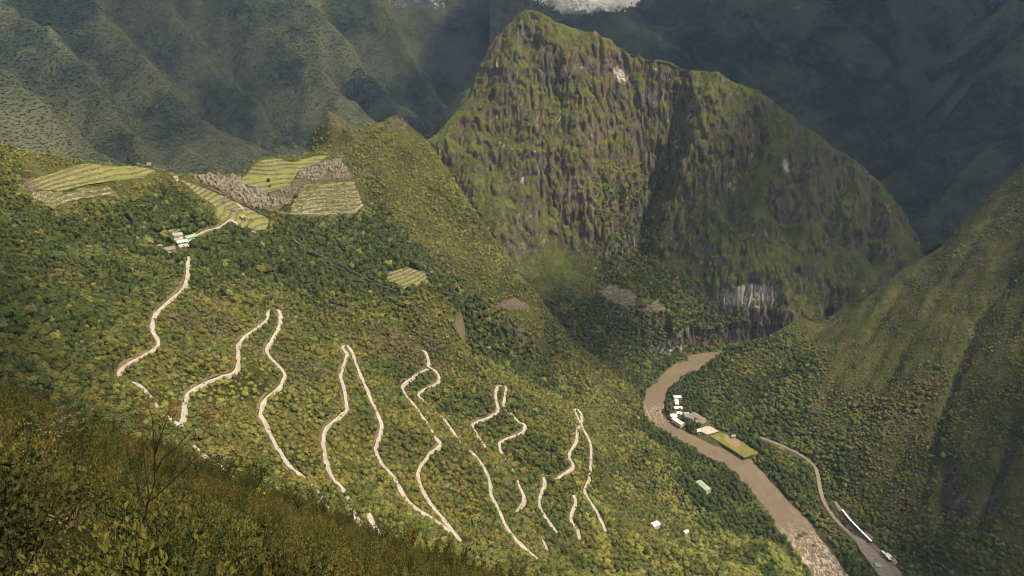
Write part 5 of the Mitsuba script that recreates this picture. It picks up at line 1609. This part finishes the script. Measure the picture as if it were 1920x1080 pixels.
# ------------------------------------------------------------------ two scraps of cloud that hang before the far mountains, as drifts of small puffs
scene['cloud_white'] = {'type': 'twosided', 'bsdf': {'type': 'diffuse', 'reflectance': {'type': 'rgb', 'value': [0.9, 0.9, 0.9]}}}
PUFF = np.array([[1, 0, 0], [-1, 0, 0], [0, 1, 0], [0, -1, 0], [0, 0, 1], [0, 0, -1.0]]), np.array([[0, 2, 4], [2, 1, 4], [1, 3, 4], [3, 0, 4], [2, 0, 5], [1, 2, 5], [3, 1, 5], [0, 3, 5]])


def drift(key, px0, px1, py_base, Y, n, seed, label):
    r = np.random.default_rng(seed)
    a, b = at(px0, py_base, Y), at(px1, py_base, Y)
    c, half = (a + b) / 2, np.linalg.norm(b - a) / 2
    p = np.stack([r.uniform(-1, 1, n) * half, r.normal(0, 45, n), r.uniform(-6, 130, n)], -1) + c
    f = meshkit.fbm(p * [1 / 70, 1 / 70, 1 / 40], 4, seed)
    low = (p[:, 2] - c[2]) - 70 * np.abs((p[:, 0] - c[0]) / half) ** 3
    top = 1 - ((p[:, 0] - c[0]) / half) ** 2
    high = 128 * np.clip(top, 0, 1) ** 0.5 - (p[:, 2] - c[2])
    low = np.minimum(low, high * 0.8)
    keep = r.random(n) < np.clip((low / 34 + (f - 0.5) * 3.4), 0, 1) * np.clip((f - 0.30) * 5, 0, 1)
    p = p[keep]
    s = r.uniform(2.0, 4.5, (len(p), 1, 1))
    v = (p[:, None] + PUFF[0] * s).reshape(-1, 3)
    f = (PUFF[1][None] + np.arange(len(p))[:, None, None] * 6).reshape(-1, 3)
    scene[key] = mikit.ply((v, f), 'cloud_white', True)
    labels[key] = {'label': label, 'category': 'cloud', 'kind': 'stuff'}


drift('cloud_001', 715, 865, 12, 2650, 22000, 61, 'thin scrap of white cloud at the top edge left of the peak')
drift('cloud_002', 990, 1210, 24, 2800, 34000, 62, 'bright white cloud at the top edge just right of the summit')

# ------------------------------------------------------------------ air and the broken cloud overhead
scene['haze_air'] = {'type': 'homogeneous', 'albedo': {'type': 'rgb', 'value': [0.84, 0.92, 1.0]}, 'sigma_t': {'type': 'rgb', 'value': [0.000019, 0.000026, 0.000040]}}
scene['haze'] = {'type': 'cube', 'to_world': T().translate([500, 2400, 580]).scale([3400, 2900, 620]), 'bsdf': {'type': 'null'}, 'interior': {'type': 'ref', 'id': 'haze_air'}}
scene['camera']['medium'] = {'type': 'ref', 'id': 'haze_air'}
labels['haze'] = {'label': 'thin bluish haze in the air of the valley', 'category': 'haze', 'kind': 'stuff'}

CX0, CX1, CY0, CY1, CZ0, CZ1 = -3200.0, 6400.0, -2000.0, 5600.0, 1500.0, 2000.0


def cloud_cover(x, y):                      # (cover, thickness) by the ground (at 350 m) that the cloud shades
    c, t = np.zeros_like(x), np.zeros_like(x)

    def region(poly, soft, cover, thick):
        nonlocal c, t
        p = Polygon(poly)
        pts = shapely.points(x, y)
        d = np.where(shapely.contains(p, pts), 1, -1) * shapely.distance(p.exterior, pts)
        k = cover * np.clip(0.5 + d / soft, 0, 1)
        t = np.where(k > c, thick, t)
        c = np.maximum(c, k)
    region([(-3200, 1050), (-820, 720), (-560, 610), (-380, 480), (-200, 380), (0, 290), (200, 180), (500, -100), (900, -2000), (-3200, -2000)], 260, 1.0, 0.075)
    region([(-250, 5600), (-420, 3200), (-350, 2500), (-100, 1900), (300, 1800), (620, 1620), (900, 1450), (1600, 1500), (6000, 1200), (6000, 5600)], 300, 0.95, 0.32)
    region([(-3200, 5600), (-3200, 1700), (-900, 1800), (-500, 2100), (-420, 3200), (-250, 5600)], 400, 0.42, 0.10)
    region([(380, 1330), (900, 1250), (1500, 1300), (1500, 1800), (450, 1700)], 200, 0.75, 0.11)
    region([(110, 1090), (190, 1010), (300, 1060), (430, 1130), (420, 1300), (200, 1330), (60, 1230)], 180, 0.85, 0.12)
    region([(580, 380), (1000, 380), (1150, 900), (780, 820), (630, 640)], 160, 0.88, 0.12)
    hole = np.clip(1.6 - np.hypot((x - 130) / 420, (y - 2800) / 300), 0, 1)
    return c * (1 - hole), t


def cloud_density():
    nx, ny, nz = 192, 152, 12
    x = CX0 + (np.arange(nx) + 0.5) / nx * (CX1 - CX0)
    y = CY0 + (np.arange(ny) + 0.5) / ny * (CY1 - CY0)
    z = CZ0 + (np.arange(nz) + 0.5) / nz * (CZ1 - CZ0)
    Z, Yy, X = np.meshgrid(z, y, x, indexing='ij')
    lean = SUN / SUN[2]
    c, t = cloud_cover(X - lean[0] * (Z - 350), Yy - lean[1] * (Z - 350))
    f = meshkit.fbm(np.stack([X / 420, Yy / 420, Z / 420], -1), 4, 5)
    h = (Z - CZ0) / (CZ1 - CZ0)
    dome = np.clip(np.minimum(h * 6, (1 - h) * 2.2), 0, 1)
    return (np.clip((c + (f - 0.5) * 1.0 - 0.28) / 0.45, 0, 1) * t * dome).astype(np.float32)


scene['cloud_air'] = {'type': 'heterogeneous', 'albedo': 0.98, 'scale': 0.035,
                      'sigma_t': {'type': 'gridvolume', 'grid': mi.VolumeGrid(cloud_density()[..., None]), 'filter_type': 'trilinear', 'wrap_mode': 'clamp',
                                  'to_world': T().translate([CX0, CY0, CZ0]).scale([CX1 - CX0, CY1 - CY0, CZ1 - CZ0])}}
scene['cloud'] = {'type': 'cube', 'to_world': T().translate([(CX0 + CX1) / 2, (CY0 + CY1) / 2, (CZ0 + CZ1) / 2]).scale([(CX1 - CX0) / 2, (CY1 - CY0) / 2, (CZ1 - CZ0) / 2]),
                  'bsdf': {'type': 'null'}, 'interior': {'type': 'ref', 'id': 'cloud_air'}}
labels['cloud'] = {'label': 'broken white cloud drifting overhead and shading parts of the valley', 'category': 'cloud', 'kind': 'stuff'}
